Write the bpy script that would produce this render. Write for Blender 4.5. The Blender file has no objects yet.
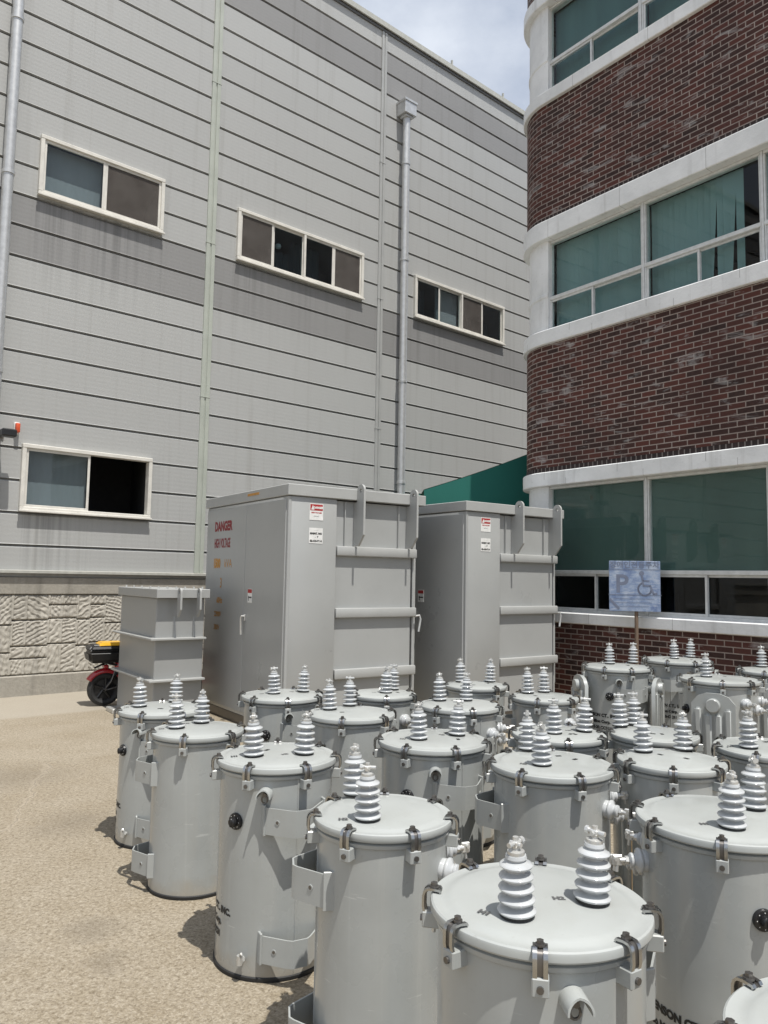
import bpy, bmesh, math, random
from mathutils import Vector, Matrix
from math import sin, cos, pi, radians as R

# ------------------------------------------------------------------ camera, world, sun, exposure
sc = bpy.context.scene
COL = sc.collection
CAMZ = 1.62
cd = bpy.data.cameras.new('camera'); cam = bpy.data.objects.new('camera', cd); COL.objects.link(cam)
cd.sensor_fit = 'VERTICAL'; cd.sensor_height = 24.0; cd.lens = 24.0 * 771.0 / 1024.0
cd.clip_start = 0.05; cd.clip_end = 2000
_p, _r = R(4.91), R(0.99)
F_ = Vector((0, cos(_p), sin(_p))); Rt = Vector((1, 0, 0)); Up = Rt.cross(F_)
R2 = cos(_r) * Rt + sin(_r) * Up; U2 = -sin(_r) * Rt + cos(_r) * Up
cam.matrix_world = Matrix(((R2.x, U2.x, -F_.x, 0), (R2.y, U2.y, -F_.y, 0), (R2.z, U2.z, -F_.z, CAMZ), (0, 0, 0, 1)))
sc.camera = cam

SUN_EL = R(69.0)
SUN_H = Vector((0.57, -0.82)).normalized()
SUN_D = Vector((SUN_H.x * cos(SUN_EL), SUN_H.y * cos(SUN_EL), sin(SUN_EL)))
w = bpy.data.worlds.new('World'); sc.world = w; w.use_nodes = True
nt = w.node_tree; nt.nodes.clear()
o_ = nt.nodes.new('ShaderNodeOutputWorld'); bg = nt.nodes.new('ShaderNodeBackground')
sky = nt.nodes.new('ShaderNodeTexSky'); sky.sky_type = 'NISHITA'; sky.sun_disc = False
sky.sun_elevation = SUN_EL; sky.sun_rotation = math.atan2(SUN_H.x, SUN_H.y)
sky.air_density = 1.0; sky.dust_density = 2.0; sky.ozone_density = 1.0
tc = nt.nodes.new('ShaderNodeTexCoord')
mp = nt.nodes.new('ShaderNodeMapping'); mp.inputs['Scale'].default_value = (1.0, 1.0, 1.7); mp.inputs['Location'].default_value = (0.35, 0.1, 0.0)
nz = nt.nodes.new('ShaderNodeTexNoise'); nz.inputs['Scale'].default_value = 2.2; nz.inputs['Detail'].default_value = 9; nz.inputs['Roughness'].default_value = .55
rp = nt.nodes.new('ShaderNodeValToRGB'); rp.color_ramp.elements[0].position = .36; rp.color_ramp.elements[1].position = .60
rp.color_ramp.elements[0].color = (.22, .22, .22, 1)
mx = nt.nodes.new('ShaderNodeMix'); mx.data_type = 'RGBA'
CLOUD = mx.inputs[7]; CLOUD.default_value = (6.15, 6.6, 7.35, 1)
nt.links.new(tc.outputs['Generated'], mp.inputs[0]); nt.links.new(mp.outputs[0], nz.inputs['Vector'])
nt.links.new(nz.outputs['Fac'], rp.inputs[0]); nt.links.new(rp.outputs[0], mx.inputs[0])
nt.links.new(sky.outputs[0], mx.inputs[6]); nt.links.new(mx.outputs[2], bg.inputs[0]); nt.links.new(bg.outputs[0], o_.inputs[0])
bg.inputs[1].default_value = 0.122
sd = bpy.data.lights.new('sun', 'SUN'); sd.energy = 4.9; sd.angle = R(0.5); sd.color = (1.0, .965, .905)
sun = bpy.data.objects.new('sun', sd); COL.objects.link(sun)
sun.rotation_euler = SUN_D.to_track_quat('Z', 'Y').to_euler(); sun.location = (0, 0, 40)
sc.view_settings.view_transform = 'Standard'; sc.view_settings.look = 'None'
sc.view_settings.exposure = 0.06; sc.view_settings.gamma = 1.0; sc.view_settings.use_curve_mapping = False

# ------------------------------------------------------------------ helpers
def srgb(r, g, b):
    f = lambda c: (c / 255 / 12.92) if c / 255 <= .04045 else ((c / 255 + .055) / 1.055) ** 2.4
    return (f(r), f(g), f(b))

class MB:
    """collects geometry for ONE mesh"""
    def __init__(s): s.v = []; s.f = []; s.m = []; s.uv = None
    def add(s, vs, fs, mi=0, M=None):
        o = len(s.v)
        for p in vs:
            p = Vector(p); s.v.append(tuple(M @ p) if M is not None else tuple(p))
        for f in fs: s.f.append(tuple(i + o for i in f)); s.m.append(mi)
        return s
    def box(s, x0, x1, y0, y1, z0, z1, bev=0.0, mi=0, M=None, seg=1):
        if x0 > x1: x0, x1 = x1, x0
        if y0 > y1: y0, y1 = y1, y0
        if z0 > z1: z0, z1 = z1, z0
        if bev <= 0:
            vs = [(x, y, z) for z in (z0, z1) for (x, y) in ((x0, y0), (x1, y0), (x1, y1), (x0, y1))]
            return s.add(vs, [(3, 2, 1, 0), (4, 5, 6, 7), (0, 1, 5, 4), (1, 2, 6, 5), (2, 3, 7, 6), (3, 0, 4, 7)], mi, M)
        bm = bmesh.new(); bmesh.ops.create_cube(bm, size=1.0)
        for v in bm.verts:
            v.co = Vector(((x0 + x1) / 2 + v.co.x * (x1 - x0), (y0 + y1) / 2 + v.co.y * (y1 - y0), (z0 + z1) / 2 + v.co.z * (z1 - z0)))
        b = min(bev, .45 * min(x1 - x0, y1 - y0, z1 - z0))
        bmesh.ops.bevel(bm, geom=bm.edges[:], offset=b, segments=seg, affect='EDGES', profile=.5)
        s.bm(bm, mi, M); bm.free(); return s
    def bm(s, bm, mi=0, M=None):
        bm.verts.index_update()
        return s.add([v.co.copy() for v in bm.verts], [[v.index for v in f.verts] for f in bm.faces], mi, M)
    def lathe(s, prof, n=32, mi=0, M=None, a0=0.0, a1=2 * pi):
        full = abs(a1 - a0 - 2 * pi) < 1e-6
        k = n if full else n + 1
        vs = [(r * cos(a0 + (a1 - a0) * i / n), r * sin(a0 + (a1 - a0) * i / n), z) for (r, z) in prof for i in range(k)]
        fs = []
        for j in range(len(prof) - 1):
            for i in range(n):
                i2 = (i + 1) % k
                q = [j * k + i, j * k + i2, (j + 1) * k + i2, (j + 1) * k + i]
                if prof[j][0] < 1e-7: q = [q[0], q[2], q[3]]
                elif prof[j + 1][0] < 1e-7: q = [q[0], q[1], q[2]]
                fs.append(q)
        return s.add(vs, fs, mi, M)
    def cyl(s, p0, p1, r, n=16, mi=0, r1=None, bev=0):
        p0 = Vector(p0); p1 = Vector(p1); d = p1 - p0; L = d.length
        M = Matrix.Translation(p0) @ d.to_track_quat('Z', 'Y').to_matrix().to_4x4()
        r1 = r if r1 is None else r1
        pr = [(0, 0), (r, 0), (r1, L), (0, L)] if not bev else [(0, 0), (r - bev, 0), (r, bev), (r1, L - bev), (r1 - bev, L), (0, L)]
        return s.lathe(pr, n, mi, M)
    def tube(s, pts, r, n=8, mi=0):
        pts = [Vector(p) for p in pts]; o = len(s.v); N = len(pts); prev = None
        for i, p in enumerate(pts):
            t = (pts[min(i + 1, N - 1)] - pts[max(i - 1, 0)]).normalized()
            a = (prev - prev.dot(t) * t) if prev is not None else t.orthogonal()
            a.normalize(); prev = a; b = t.cross(a)
            for k in range(n): s.v.append(tuple(p + r * (cos(2 * pi * k / n) * a + sin(2 * pi * k / n) * b)))
        for i in range(N - 1):
            for k in range(n):
                s.f.append((o + i * n + k, o + i * n + (k + 1) % n, o + (i + 1) * n + (k + 1) % n, o + (i + 1) * n + k)); s.m.append(mi)
        s.f.append(tuple(o + k for k in reversed(range(n)))); s.m.append(mi)
        s.f.append(tuple(o + (N - 1) * n + k for k in range(n))); s.m.append(mi)
        return s
    def prism(s, poly, y0, y1, mi=0, M=None):
        """polygon in (x,z), counter-clockwise seen from -y, extruded along y"""
        n = len(poly)
        vs = [(x, y0, z) for x, z in poly] + [(x, y1, z) for x, z in poly]
        fs = [tuple(range(n)), tuple(reversed(range(n, 2 * n)))] + [((i + 1) % n, i, n + i, n + (i + 1) % n) for i in range(n)]
        return s.add(vs, fs, mi, M)
    def strip(s, poly, th, z0, z1, mi=0, M=None, bev=0):
        """open polyline in (x,y) with thickness th, extruded in z"""
        P = [Vector(p) for p in poly]; L = []
        for i, p in enumerate(P):
            ns = []
            if i > 0: d = (P[i] - P[i - 1]).normalized(); ns.append(Vector((-d.y, d.x)))
            if i < len(P) - 1: d = (P[i + 1] - P[i]).normalized(); ns.append(Vector((-d.y, d.x)))
            n = sum(ns, Vector((0, 0))); n.normalize(); k = 1 / max(.4, n.dot(ns[0])); L.append(n * k * th)
        n = len(P); vs = []
        for z in (z0, z1):
            vs += [(p.x, p.y, z) for p in P] + [(p.x + l.x, p.y + l.y, z) for p, l in zip(P, L)]
        fs = []
        for i in range(n - 1):
            a, b = i, i + 1; c, d = n + i, n + i + 1; h = 2 * n
            fs += [(b, a, a + h, b + h), (c, d, d + h, c + h), (a, b, d, c), (b + h, a + h, c + h, d + h)]
        h = 2 * n
        fs += [(0, n, n + h, h), (n - 1, n - 1 + h, 2 * n - 1 + h, 2 * n - 1)]
        return s.add(vs, fs, mi, M)
    def mesh(s, name, mats, smooth=35, fixn=True):
        me = bpy.data.meshes.new(name); me.from_pydata(s.v, [], s.f); me.update()
        for m in (mats if isinstance(mats, (list, tuple)) else [mats]): me.materials.append(m)
        me.polygons.foreach_set('material_index', s.m)
        if fixn:
            bm = bmesh.new(); bm.from_mesh(me); bmesh.ops.recalc_face_normals(bm, faces=bm.faces); bm.to_mesh(me); bm.free()
        if smooth:
            me.polygons.foreach_set('use_smooth', [True] * len(me.polygons)); me.set_sharp_from_angle(angle=R(smooth))
        if s.uv:
            ul = me.uv_layers.new(name='UVMap')
            for lp in me.loops: ul.data[lp.index].uv = s.uv[lp.vertex_index]
        return me
    def build(s, name, mats, parent=None, M=None, smooth=35, fixn=True):
        return link(name, s.mesh(name, mats, smooth, fixn), parent, M)

def link(name, data, parent=None, M=None):
    o = bpy.data.objects.new(name, data); COL.objects.link(o)
    if parent: o.parent = parent
    if M is not None: o.matrix_local = M
    return o
def empty(name, loc=(0, 0, 0), rz=0.0):
    o = bpy.data.objects.new(name, None); COL.objects.link(o); o.location = loc; o.rotation_euler = (0, 0, rz)
    o.empty_display_size = .1; return o
def tag(o, label, cat, group=None):
    o['label'] = label; o['category'] = cat
    if group: o['group'] = group
    return o
def struct(o): o['kind'] = 'structure'; return o
def Tm(x, y, z, rz=0): return Matrix.Translation((x, y, z)) @ Matrix.Rotation(rz, 4, 'Z')

_tc = {}
def text_geo(txt, size, bold=0.0, cuts=0, align='CENTER'):
    """flat letters as (verts, faces): x to the right, y up"""
    key = (txt, size, bold, cuts, align)
    if key in _tc: return _tc[key]
    cu = bpy.data.curves.new('t', 'FONT'); cu.body = txt; cu.size = size; cu.align_x = align; cu.offset = bold; cu.resolution_u = 3
    ob = bpy.data.objects.new('t', cu); COL.objects.link(ob)
    dg = bpy.context.evaluated_depsgraph_get(); me = ob.evaluated_get(dg).to_mesh()
    bm = bmesh.new(); bm.from_mesh(me); bmesh.ops.triangulate(bm, faces=bm.faces)
    r = ([v.co.copy() for v in bm.verts], [[v.index for v in f.verts] for f in bm.faces]); bm.free()
    ob.evaluated_get(dg).to_mesh_clear(); bpy.data.objects.remove(ob); bpy.data.curves.remove(cu)
    _tc[key] = r; return r
def wall_text(mb, txt, size, x, z, y, bold=0, mi=0, flip=False, sx=1.0, along='x', align='CENTER'):
    """letters on a vertical face; along x (seen from -y) or along -y (seen from -x)"""
    vs, fs = text_geo(txt, size, bold, 0, align)
    if along == 'x': P = [(x + p.x * sx, y, z + p.y) for p in vs]
    else: P = [(y, x - p.x * sx, z + p.y) for p in vs]
    mb.add(P, fs, mi)

# ------------------------------------------------------------------ materials
def nodes(name):
    m = bpy.data.materials.new(name); m.use_nodes = True; t = m.node_tree
    return m, t, t.nodes['Principled BSDF']
def N(t, k, **kw):
    n = t.nodes.new(k)
    for a, b in kw.items():
        if a in n.inputs: n.inputs[a].default_value = b
        else: setattr(n, a, b)
    return n
def ramp(t, src, stops):
    r = t.nodes.new('ShaderNodeValToRGB'); e = r.color_ramp.elements
    while len(e) < len(stops): e.new(.5)
    for i, (p, c) in enumerate(stops):
        e[i].position = p; e[i].color = (*(c if isinstance(c, tuple) else (c, c, c)), 1)
    t.links.new(src, r.inputs[0]); return r.outputs[0]
def mixc(t, fac, a, b, mode='MIX'):
    n = t.nodes.new('ShaderNodeMix'); n.data_type = 'RGBA'; n.blend_type = mode
    for i, x in ((0, fac), (6, a), (7, b)):
        if isinstance(x, (int, float)): n.inputs[i].default_value = x
        elif isinstance(x, tuple): n.inputs[i].default_value = (*x, 1)
        else: t.links.new(x, n.inputs[i])
    return n.outputs[2]
def math_(t, op, a, b=None, c=None):
    n = t.nodes.new('ShaderNodeMath'); n.operation = op
    for i, x in enumerate((a, b, c)):
        if x is None: continue
        if isinstance(x, (int, float)): n.inputs[i].default_value = x
        else: t.links.new(x, n.inputs[i])
    return n.outputs[0]
def coords(t, scale=(1, 1, 1), kind='Object', rnd=False):
    c = t.nodes.new('ShaderNodeTexCoord'); m = t.nodes.new('ShaderNodeMapping'); m.inputs['Scale'].default_value = scale
    t.links.new(c.outputs[kind], m.inputs[0])
    if rnd:
        oi = t.nodes.new('ShaderNodeObjectInfo'); s_ = math_(t, 'MULTIPLY', oi.outputs['Random'], 37.0)
        cb = t.nodes.new('ShaderNodeCombineXYZ'); t.links.new(s_, cb.inputs[0]); t.links.new(s_, cb.inputs[2]); t.links.new(cb.outputs[0], m.inputs['Location'])
    return m.outputs[0]
def noise(t, vec, scale, detail=4, rough=.55, dist=0):
    n = N(t, 'ShaderNodeTexNoise', Scale=scale, Detail=detail, Roughness=rough, Distortion=dist); t.links.new(vec, n.inputs['Vector']); return n.outputs['Fac']
def bump(t, b, h, strength=.3, dist=.01):
    n = N(t, 'ShaderNodeBump', Strength=strength, Distance=dist); t.links.new(h, n.inputs['Height']); t.links.new(n.outputs[0], b.inputs['Normal']); return n

def painted(name, col, rough=.35, var=.10, dirt=.12, scale=6, rnd=True, spec=.5, coat=0.0):
    m, t, b = nodes(name); v = coords(t, rnd=rnd)
    n1 = noise(t, v, scale, 5); n2 = noise(t, v, scale * 9, 3)
    c = mixc(t, ramp(t, n1, [(.3, 1 - var), (.7, 1 + var * .4)]), (0, 0, 0), col, 'MIX') if False else None
    d = ramp(t, n1, [(.32, tuple(x * (1 - var) for x in col)), (.66, tuple(min(1, x * (1 + var * .35)) for x in col))])
    d = mixc(t, ramp(t, n2, [(.58, 0.0), (.78, dirt)]), d, tuple(x * .45 for x in col))
    t.links.new(d, b.inputs['Base Color'])
    t.links.new(ramp(t, n1, [(.3, rough * .8), (.7, min(1, rough * 1.3))]), b.inputs['Roughness'])
    b.inputs['Specular IOR Level'].default_value = spec
    if coat: b.inputs['Coat Weight'].default_value = coat; b.inputs['Coat Roughness'].default_value = .12
    bump(t, b, noise(t, v, scale * 1.4, 2), .12, .012)
    return m
def plain(name, col, rough=.5, metal=0.0, spec=.5):
    m, t, b = nodes(name); b.inputs['Roughness'].default_value = rough; b.inputs['Metallic'].default_value = metal
    b.inputs['Specular IOR Level'].default_value = spec
    v = coords(t); n = noise(t, v, 14, 4)
    t.links.new(ramp(t, n, [(.3, tuple(x * .86 for x in col)), (.7, tuple(min(1, x * 1.06) for x in col))]), b.inputs['Base Color'])
    return m

M = {}
GREY = (.348, .362, .352)
# tank paint: semi-gloss, slight orange-peel, dust towards nothing in particular
def tank_paint(name, col, rough=.3):
    m, t, b = nodes(name); v = coords(t, rnd=True)
    n1 = noise(t, v, 3.0, 5); sv = coords(t, (14, 14, .9), rnd=True); n2 = noise(t, sv, 1.0, 4)
    n3 = noise(t, v, 55, 3)
    d = ramp(t, n1, [(.3, tuple(x * .93 for x in col)), (.7, tuple(x * 1.04 for x in col))])
    d = mixc(t, ramp(t, n2, [(.52, 0.0), (.75, .14)]), d, (col[0] * .74, col[1] * .70, col[2] * .62))
    d = mixc(t, ramp(t, n3, [(.66, 0.0), (.78, .22)]), d, (col[0] * .55, col[1] * .52, col[2] * .47))
    t.links.new(d, b.inputs['Base Color'])
    t.links.new(ramp(t, n1, [(.3, rough * .8), (.7, rough * 1.35)]), b.inputs['Roughness'])
    b.inputs['Coat Weight'].default_value = .45; b.inputs['Coat Roughness'].default_value = .12
    bump(t, b, noise(t, v, 5, 2), .10, .02)
    return m
M['tank'] = tank_paint('tank_paint', GREY)
def tank_body():
    m = tank_paint('tank_body_paint', GREY, .27); t = m.node_tree; b = t.nodes['Principled BSDF']
    src = b.inputs['Base Color'].links[0].from_socket
    v0 = coords(t); sp = t.nodes.new('ShaderNodeSeparateXYZ'); t.links.new(v0, sp.inputs[0]); v = coords(t, rnd=True)
    drip = noise(t, coords(t, (30, 30, .7), rnd=True), 1.0, 4, .6); blot = noise(t, v, 7, 5, .65)
    c = mixc(t, ramp(t, drip, [(.60, 0.0), (.70, .22)]), src, (.46, .47, .45))
    low = math_(t, 'ADD', sp.outputs[2], math_(t, 'MULTIPLY', math_(t, 'SUBTRACT', blot, .5), .22))
    c = mixc(t, ramp(t, low, [(.01, .55), (.11, 0.0)]), c, (.30, .25, .18))
    sc_ = noise(t, coords(t, (5, 5, 42), rnd=True), 1.6, 3, .5); c = mixc(t, ramp(t, sc_, [(.70, 0.0), (.735, .45)]), c, (.55, .56, .54))
    t.links.new(c, b.inputs['Base Color']); return m
M['tank_body'] = tank_body()
M['lid'] = tank_paint('lid_paint', (.375, .391, .378), .5)
M['lid'].node_tree.nodes['Principled BSDF'].inputs['Specular IOR Level'].default_value = .3
M['cab'] = painted('cabinet_paint', (.375, .383, .376), .32, .07, .06, 1.2, coat=.15)
M['small_tank'] = painted('small_tank_paint', (.31, .315, .308), .34, .07, .06, 1.6)
M['small_edge'] = painted('small_tank_edge_paint', (.35, .355, .345), .36, .05, .1, 3)
M['cab_edge'] = painted('cabinet_edge_paint', (.395, .402, .392), .36, .05, .1, 3)
M['porcelain'] = plain('porcelain', (.485, .50, .505), .08); M['porcelain'].node_tree.nodes['Principled BSDF'].inputs['Coat Weight'].default_value = .6
M['blue_porcelain'] = plain('blue_porcelain', (.44, .50, .57), .16)
M['steel'] = plain('stainless_steel', (.46, .46, .45), .24, 1.0)
M['steel_dark'] = plain('dark_steel', (.17, .16, .15), .38, .8)
M['tin'] = plain('tinned_metal', (.62, .62, .60), .36, .55)
M['copper_tan'] = plain('tan_strap', (.42, .30, .17), .55, .15)
M['mark'] = plain('faded_lid_mark', (.10, .10, .10), .6)
M['black'] = plain('black_plastic', (.012, .012, .013), .38)
M['rubber'] = plain('black_rubber', (.02, .02, .02), .7)
M['white'] = plain('white_sticker', (.78, .78, .76), .5)
M['red_print'] = plain('red_print', (.42, .035, .035), .55)
M['orange_print'] = plain('orange_print', (.52, .26, .06), .6)
M['red_stencil'] = plain('red_stencil', (.25, .035, .04), .6)
M['ink'] = plain('black_ink', (.015, .015, .015), .6)
M['alu'] = plain('window_aluminium', (.66, .67, .66), .42, .15)
M['cream'] = painted('cream_frame', (.66, .64, .585), .5, .12, .35, 5)
M['galv'] = plain('galvanised_pipe', (.55, .555, .55), .42, .55)
M['dark_room'] = plain('dark_room', (.035, .035, .035), .9)
M['trim_green'] = painted('pale_trim', (.40, .425, .375), .5, .08, .2, 3)
M['trim_grey'] = painted('grey_trim', (.36, .365, .355), .5, .06, .15, 3)
M['eaves_shade'] = plain('roof_cap', (.12, .12, .12), .6)  # dark tone of the painted shadow line below the cap
M['seal'] = plain('joint_seal', (.17, .17, .165), .7)
M['flash'] = plain('flashing', (.42, .42, .38), .5)
M['red'] = plain('red_gloss', (.36, .015, .022), .2); M['red'].node_tree.nodes['Principled BSDF'].inputs['Coat Weight'].default_value = .8
M['yellow'] = plain('yellow_plastic', (.75, .42, .03), .3)
M['orange_lamp'] = plain('orange_plastic', (.62, .09, .03), .4)
M['rust_pole'] = plain('rusty_pole', (.17, .12, .085), .75)

def glass(name, tint, refl=1.0, rough=.015):
    m = bpy.data.materials.new(name); m.use_nodes = True; t = m.node_tree; t.nodes.clear()
    o = t.nodes.new('ShaderNodeOutputMaterial'); tr = N(t, 'ShaderNodeBsdfTransparent'); tr.inputs[0].default_value = (*tint, 1)
    gl = N(t, 'ShaderNodeBsdfGlossy', Roughness=rough); fr = N(t, 'ShaderNodeFresnel', IOR=1.5); mx = t.nodes.new('ShaderNodeMixShader')
    v = coords(t); bp = N(t, 'ShaderNodeBump', Strength=.05, Distance=.02); t.links.new(noise(t, v, 1.6, 2), bp.inputs['Height']); t.links.new(bp.outputs[0], gl.inputs['Normal'])
    ge = t.nodes.new('ShaderNodeNewGeometry'); t.links.new(math_(t, 'MULTIPLY', math_(t, 'MULTIPLY', fr.outputs[0], refl), math_(t, 'SUBTRACT', 1.0, ge.outputs['Backfacing'])), mx.inputs[0]); t.links.new(tr.outputs[0], mx.inputs[1]); t.links.new(gl.outputs[0], mx.inputs[2]); t.links.new(mx.outputs[0], o.inputs[0])
    return m
M['glass'] = glass('window_glass', (.90, .945, .945), .9)
M['glass_dark'] = glass('dark_window_glass', (.62, .70, .72), 1.0)
def screen():
    m = bpy.data.materials.new('insect_screen'); m.use_nodes = True; t = m.node_tree; t.nodes.clear()
    o = t.nodes.new('ShaderNodeOutputMaterial'); tr = N(t, 'ShaderNodeBsdfTransparent'); df = N(t, 'ShaderNodeBsdfDiffuse'); mx = t.nodes.new('ShaderNodeMixShader')
    v = coords(t); n = noise(t, v, 3.5, 5)
    t.links.new(ramp(t, n, [(.3, (.095, .085, .078)), (.7, (.14, .128, .118))]), df.inputs[0]); mx.inputs[0].default_value = .62
    t.links.new(tr.outputs[0], mx.inputs[1]); t.links.new(df.outputs[0], mx.inputs[2]); t.links.new(mx.outputs[0], o.inputs[0]); return m
M['screen'] = screen()
def cloth(name, col, sx=9, dark=.6):
    m, t, b = nodes(name); v = coords(t, (sx, 1, .25)); n = noise(t, v, 1.2, 4)
    t.links.new(ramp(t, n, [(.3, tuple(x * dark for x in col)), (.68, col)]), b.inputs['Base Color']); b.inputs['Roughness'].default_value = .85; return m
M['curtain_blue'] = cloth('blue_grey_curtain', (.205, .218, .235), 2, .85)
M['curtain_dark'] = cloth('dark_blue_curtain', (.085, .105, .125), 4, .6)
M['blind'] = cloth('green_blind', (.215, .325, .325), 3, .85)
M['blind_dark'] = cloth('dark_green_blind', (.085, .165, .16), 3, .8)
M['film'] = cloth('green_window_film', (.095, .15, .128), 1.2, .75)
M['tarp'] = cloth('green_tarp', (.010, .125, .10), 1.5, .85)

def panel_mat(name, col):
    m, t, b = nodes(name); v = coords(t)
    sp = t.nodes.new('ShaderNodeSeparateXYZ'); t.links.new(v, sp.inputs[0])
    row = math_(t, 'FLOOR', math_(t, 'DIVIDE', math_(t, 'SUBTRACT', sp.outputs[2], 1.975), .4325))
    bay = math_(t, 'FLOOR', math_(t, 'DIVIDE', math_(t, 'SUBTRACT', sp.outputs[0], 2.09), 3.56))
    cb = t.nodes.new('ShaderNodeCombineXYZ'); t.links.new(row, cb.inputs[0]); t.links.new(bay, cb.inputs[1])
    wn = t.nodes.new('ShaderNodeTexWhiteNoise'); t.links.new(cb.outputs[0], wn.inputs['Vector'])
    n1 = noise(t, coords(t, (1, 1, 1)), .6, 5); st = noise(t, coords(t, (7, 1, .22)), 1.0, 6, .6); fine = noise(t, coords(t, (1, 1, 1)), 38, 3)
    c = mixc(t, wn.outputs[0], tuple(x * .955 for x in col), tuple(x * 1.03 for x in col))
    c = mixc(t, ramp(t, n1, [(.35, 0.0), (.7, .22)]), c, tuple(x * .86 for x in col))
    c = mixc(t, ramp(t, st, [(.54, 0.0), (.76, .42)]), c, (col[0] * .62, col[1] * .60, col[2] * .56))
    c = mixc(t, ramp(t, fine, [(.4, 0.0), (.72, .14)]), c, tuple(x * .7 for x in col))
    s2 = noise(t, coords(t, (11, 1, .12)), 1.0, 5, .65)
    s3 = ramp(t, noise(t, coords(t, (1, 1, .1)), .55, 2), [(.42, 0.12), (.58, 1.0)])
    def span(a0, a1): return math_(t, 'MULTIPLY', math_(t, 'GREATER_THAN', sp.outputs[0], a0), math_(t, 'LESS_THAN', sp.outputs[0], a1))
    up = math_(t, 'ADD', span(3.0, 4.85), math_(t, 'ADD', span(6.1, 8.8), span(10.08, 12.8))); lowm = span(3.0, 4.83)
    for zt, mk in ((6.78, up), (2.43, lowm)):      # rain streaks that start under the window sills
        dz = math_(t, 'SUBTRACT', zt, sp.outputs[2])
        fade = ramp(t, math_(t, 'DIVIDE', dz, 1.5), [(.0, 0.0), (.012, .75), (.35, .5), (1.0, 0.0)])
        c = mixc(t, math_(t, 'MULTIPLY', math_(t, 'MULTIPLY', fade, math_(t, 'MULTIPLY', s3, mk)), ramp(t, s2, [(.46, 0.0), (.62, .95)])), c, tuple(x * .52 for x in col))
    t.links.new(c, b.inputs['Base Color']); b.inputs['Roughness'].default_value = .5; b.inputs['Specular IOR Level'].default_value = .35
    wv = N(t, 'ShaderNodeTexWave', Scale=5.0, Distortion=0.6, wave_type='BANDS', bands_direction='Z'); t.links.new(v, wv.inputs['Vector'])
    wv.inputs['Detail Scale'].default_value = .6
    bp = bump(t, b, math_(t, 'ADD', math_(t, 'MULTIPLY', wv.outputs['Fac'], .3), fine), .10, .010)
    return m
M['panel'] = panel_mat('wall_panel_light', (.402, .406, .396))
M['panel_dark'] = panel_mat('wall_panel_dark', (.262, .26, .256))

def brick_mat():
    m, t, b = nodes('brick'); c = t.nodes.new('ShaderNodeTexCoord'); uv = c.outputs['UV']
    br = N(t, 'ShaderNodeTexBrick', offset=.5); t.links.new(uv, br.inputs['Vector'])
    for k, x in (('Scale', 1.0), ('Mortar Size', .0066), ('Mortar Smooth', .12), ('Bias', 0.0), ('Brick Width', .2), ('Row Height', .067)): br.inputs[k].default_value = x
    br.inputs['Color1'].default_value = (.112, .036, .027, 1); br.inputs['Color2'].default_value = (.032, .019, .017, 1); br.inputs['Mortar'].default_value = (.39, .33, .295, 1)
    mv = t.nodes.new('ShaderNodeMapping'); t.links.new(uv, mv.inputs[0])
    n1 = noise(t, mv.outputs[0], 2.3, 6, .62); n2 = noise(t, mv.outputs[0], 26, 4); n3 = noise(t, mv.outputs[0], 1.1, 3)
    m2 = t.nodes.new('ShaderNodeMapping'); m2.inputs['Scale'].default_value = (1.6, 5, 1); t.links.new(uv, m2.inputs[0]); n4 = noise(t, m2.outputs[0], 1.5, 7, .66, .6)
    col = mixc(t, ramp(t, n2, [(.35, .0), (.72, .38)]), br.outputs['Color'], (.10, .052, .045))
    col = mixc(t, ramp(t, n3, [(.4, 0.0), (.7, .3)]), col, (.022, .014, .013))
    col = mixc(t, ramp(t, n4, [(.575, 0.0), (.67, .55)]), col, (.40, .39, .38))     # efflorescence
    t.links.new(col, b.inputs['Base Color']); b.inputs['Roughness'].default_value = .8; b.inputs['Specular IOR Level'].default_value = .3
    h = math_(t, 'ADD', math_(t, 'MULTIPLY', br.outputs['Fac'], -1.0), math_(t, 'MULTIPLY', n2, .35))
    bump(t, b, h, .7, .008); return m
M['brick'] = brick_mat()
def dentil_mat():
    m, t, b = nodes('brick_headers'); c = t.nodes.new('ShaderNodeTexCoord'); uv = c.outputs['UV']
    br = N(t, 'ShaderNodeTexBrick', offset=.0); t.links.new(uv, br.inputs['Vector'])
    for k, x in (('Scale', 1.0), ('Mortar Size', .008), ('Brick Width', .072), ('Row Height', 40.0)): br.inputs[k].default_value = x
    br.inputs['Color1'].default_value = (.03, .018, .017, 1); br.inputs['Color2'].default_value = (.018, .012, .012, 1); br.inputs['Mortar'].default_value = (.16, .14, .13, 1)
    t.links.new(br.outputs['Color'], b.inputs['Base Color']); b.inputs['Roughness'].default_value = .85
    bump(t, b, math_(t, 'MULTIPLY', br.outputs['Fac'], -1.0), .8, .01); return m
M['dentil'] = dentil_mat()
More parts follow.
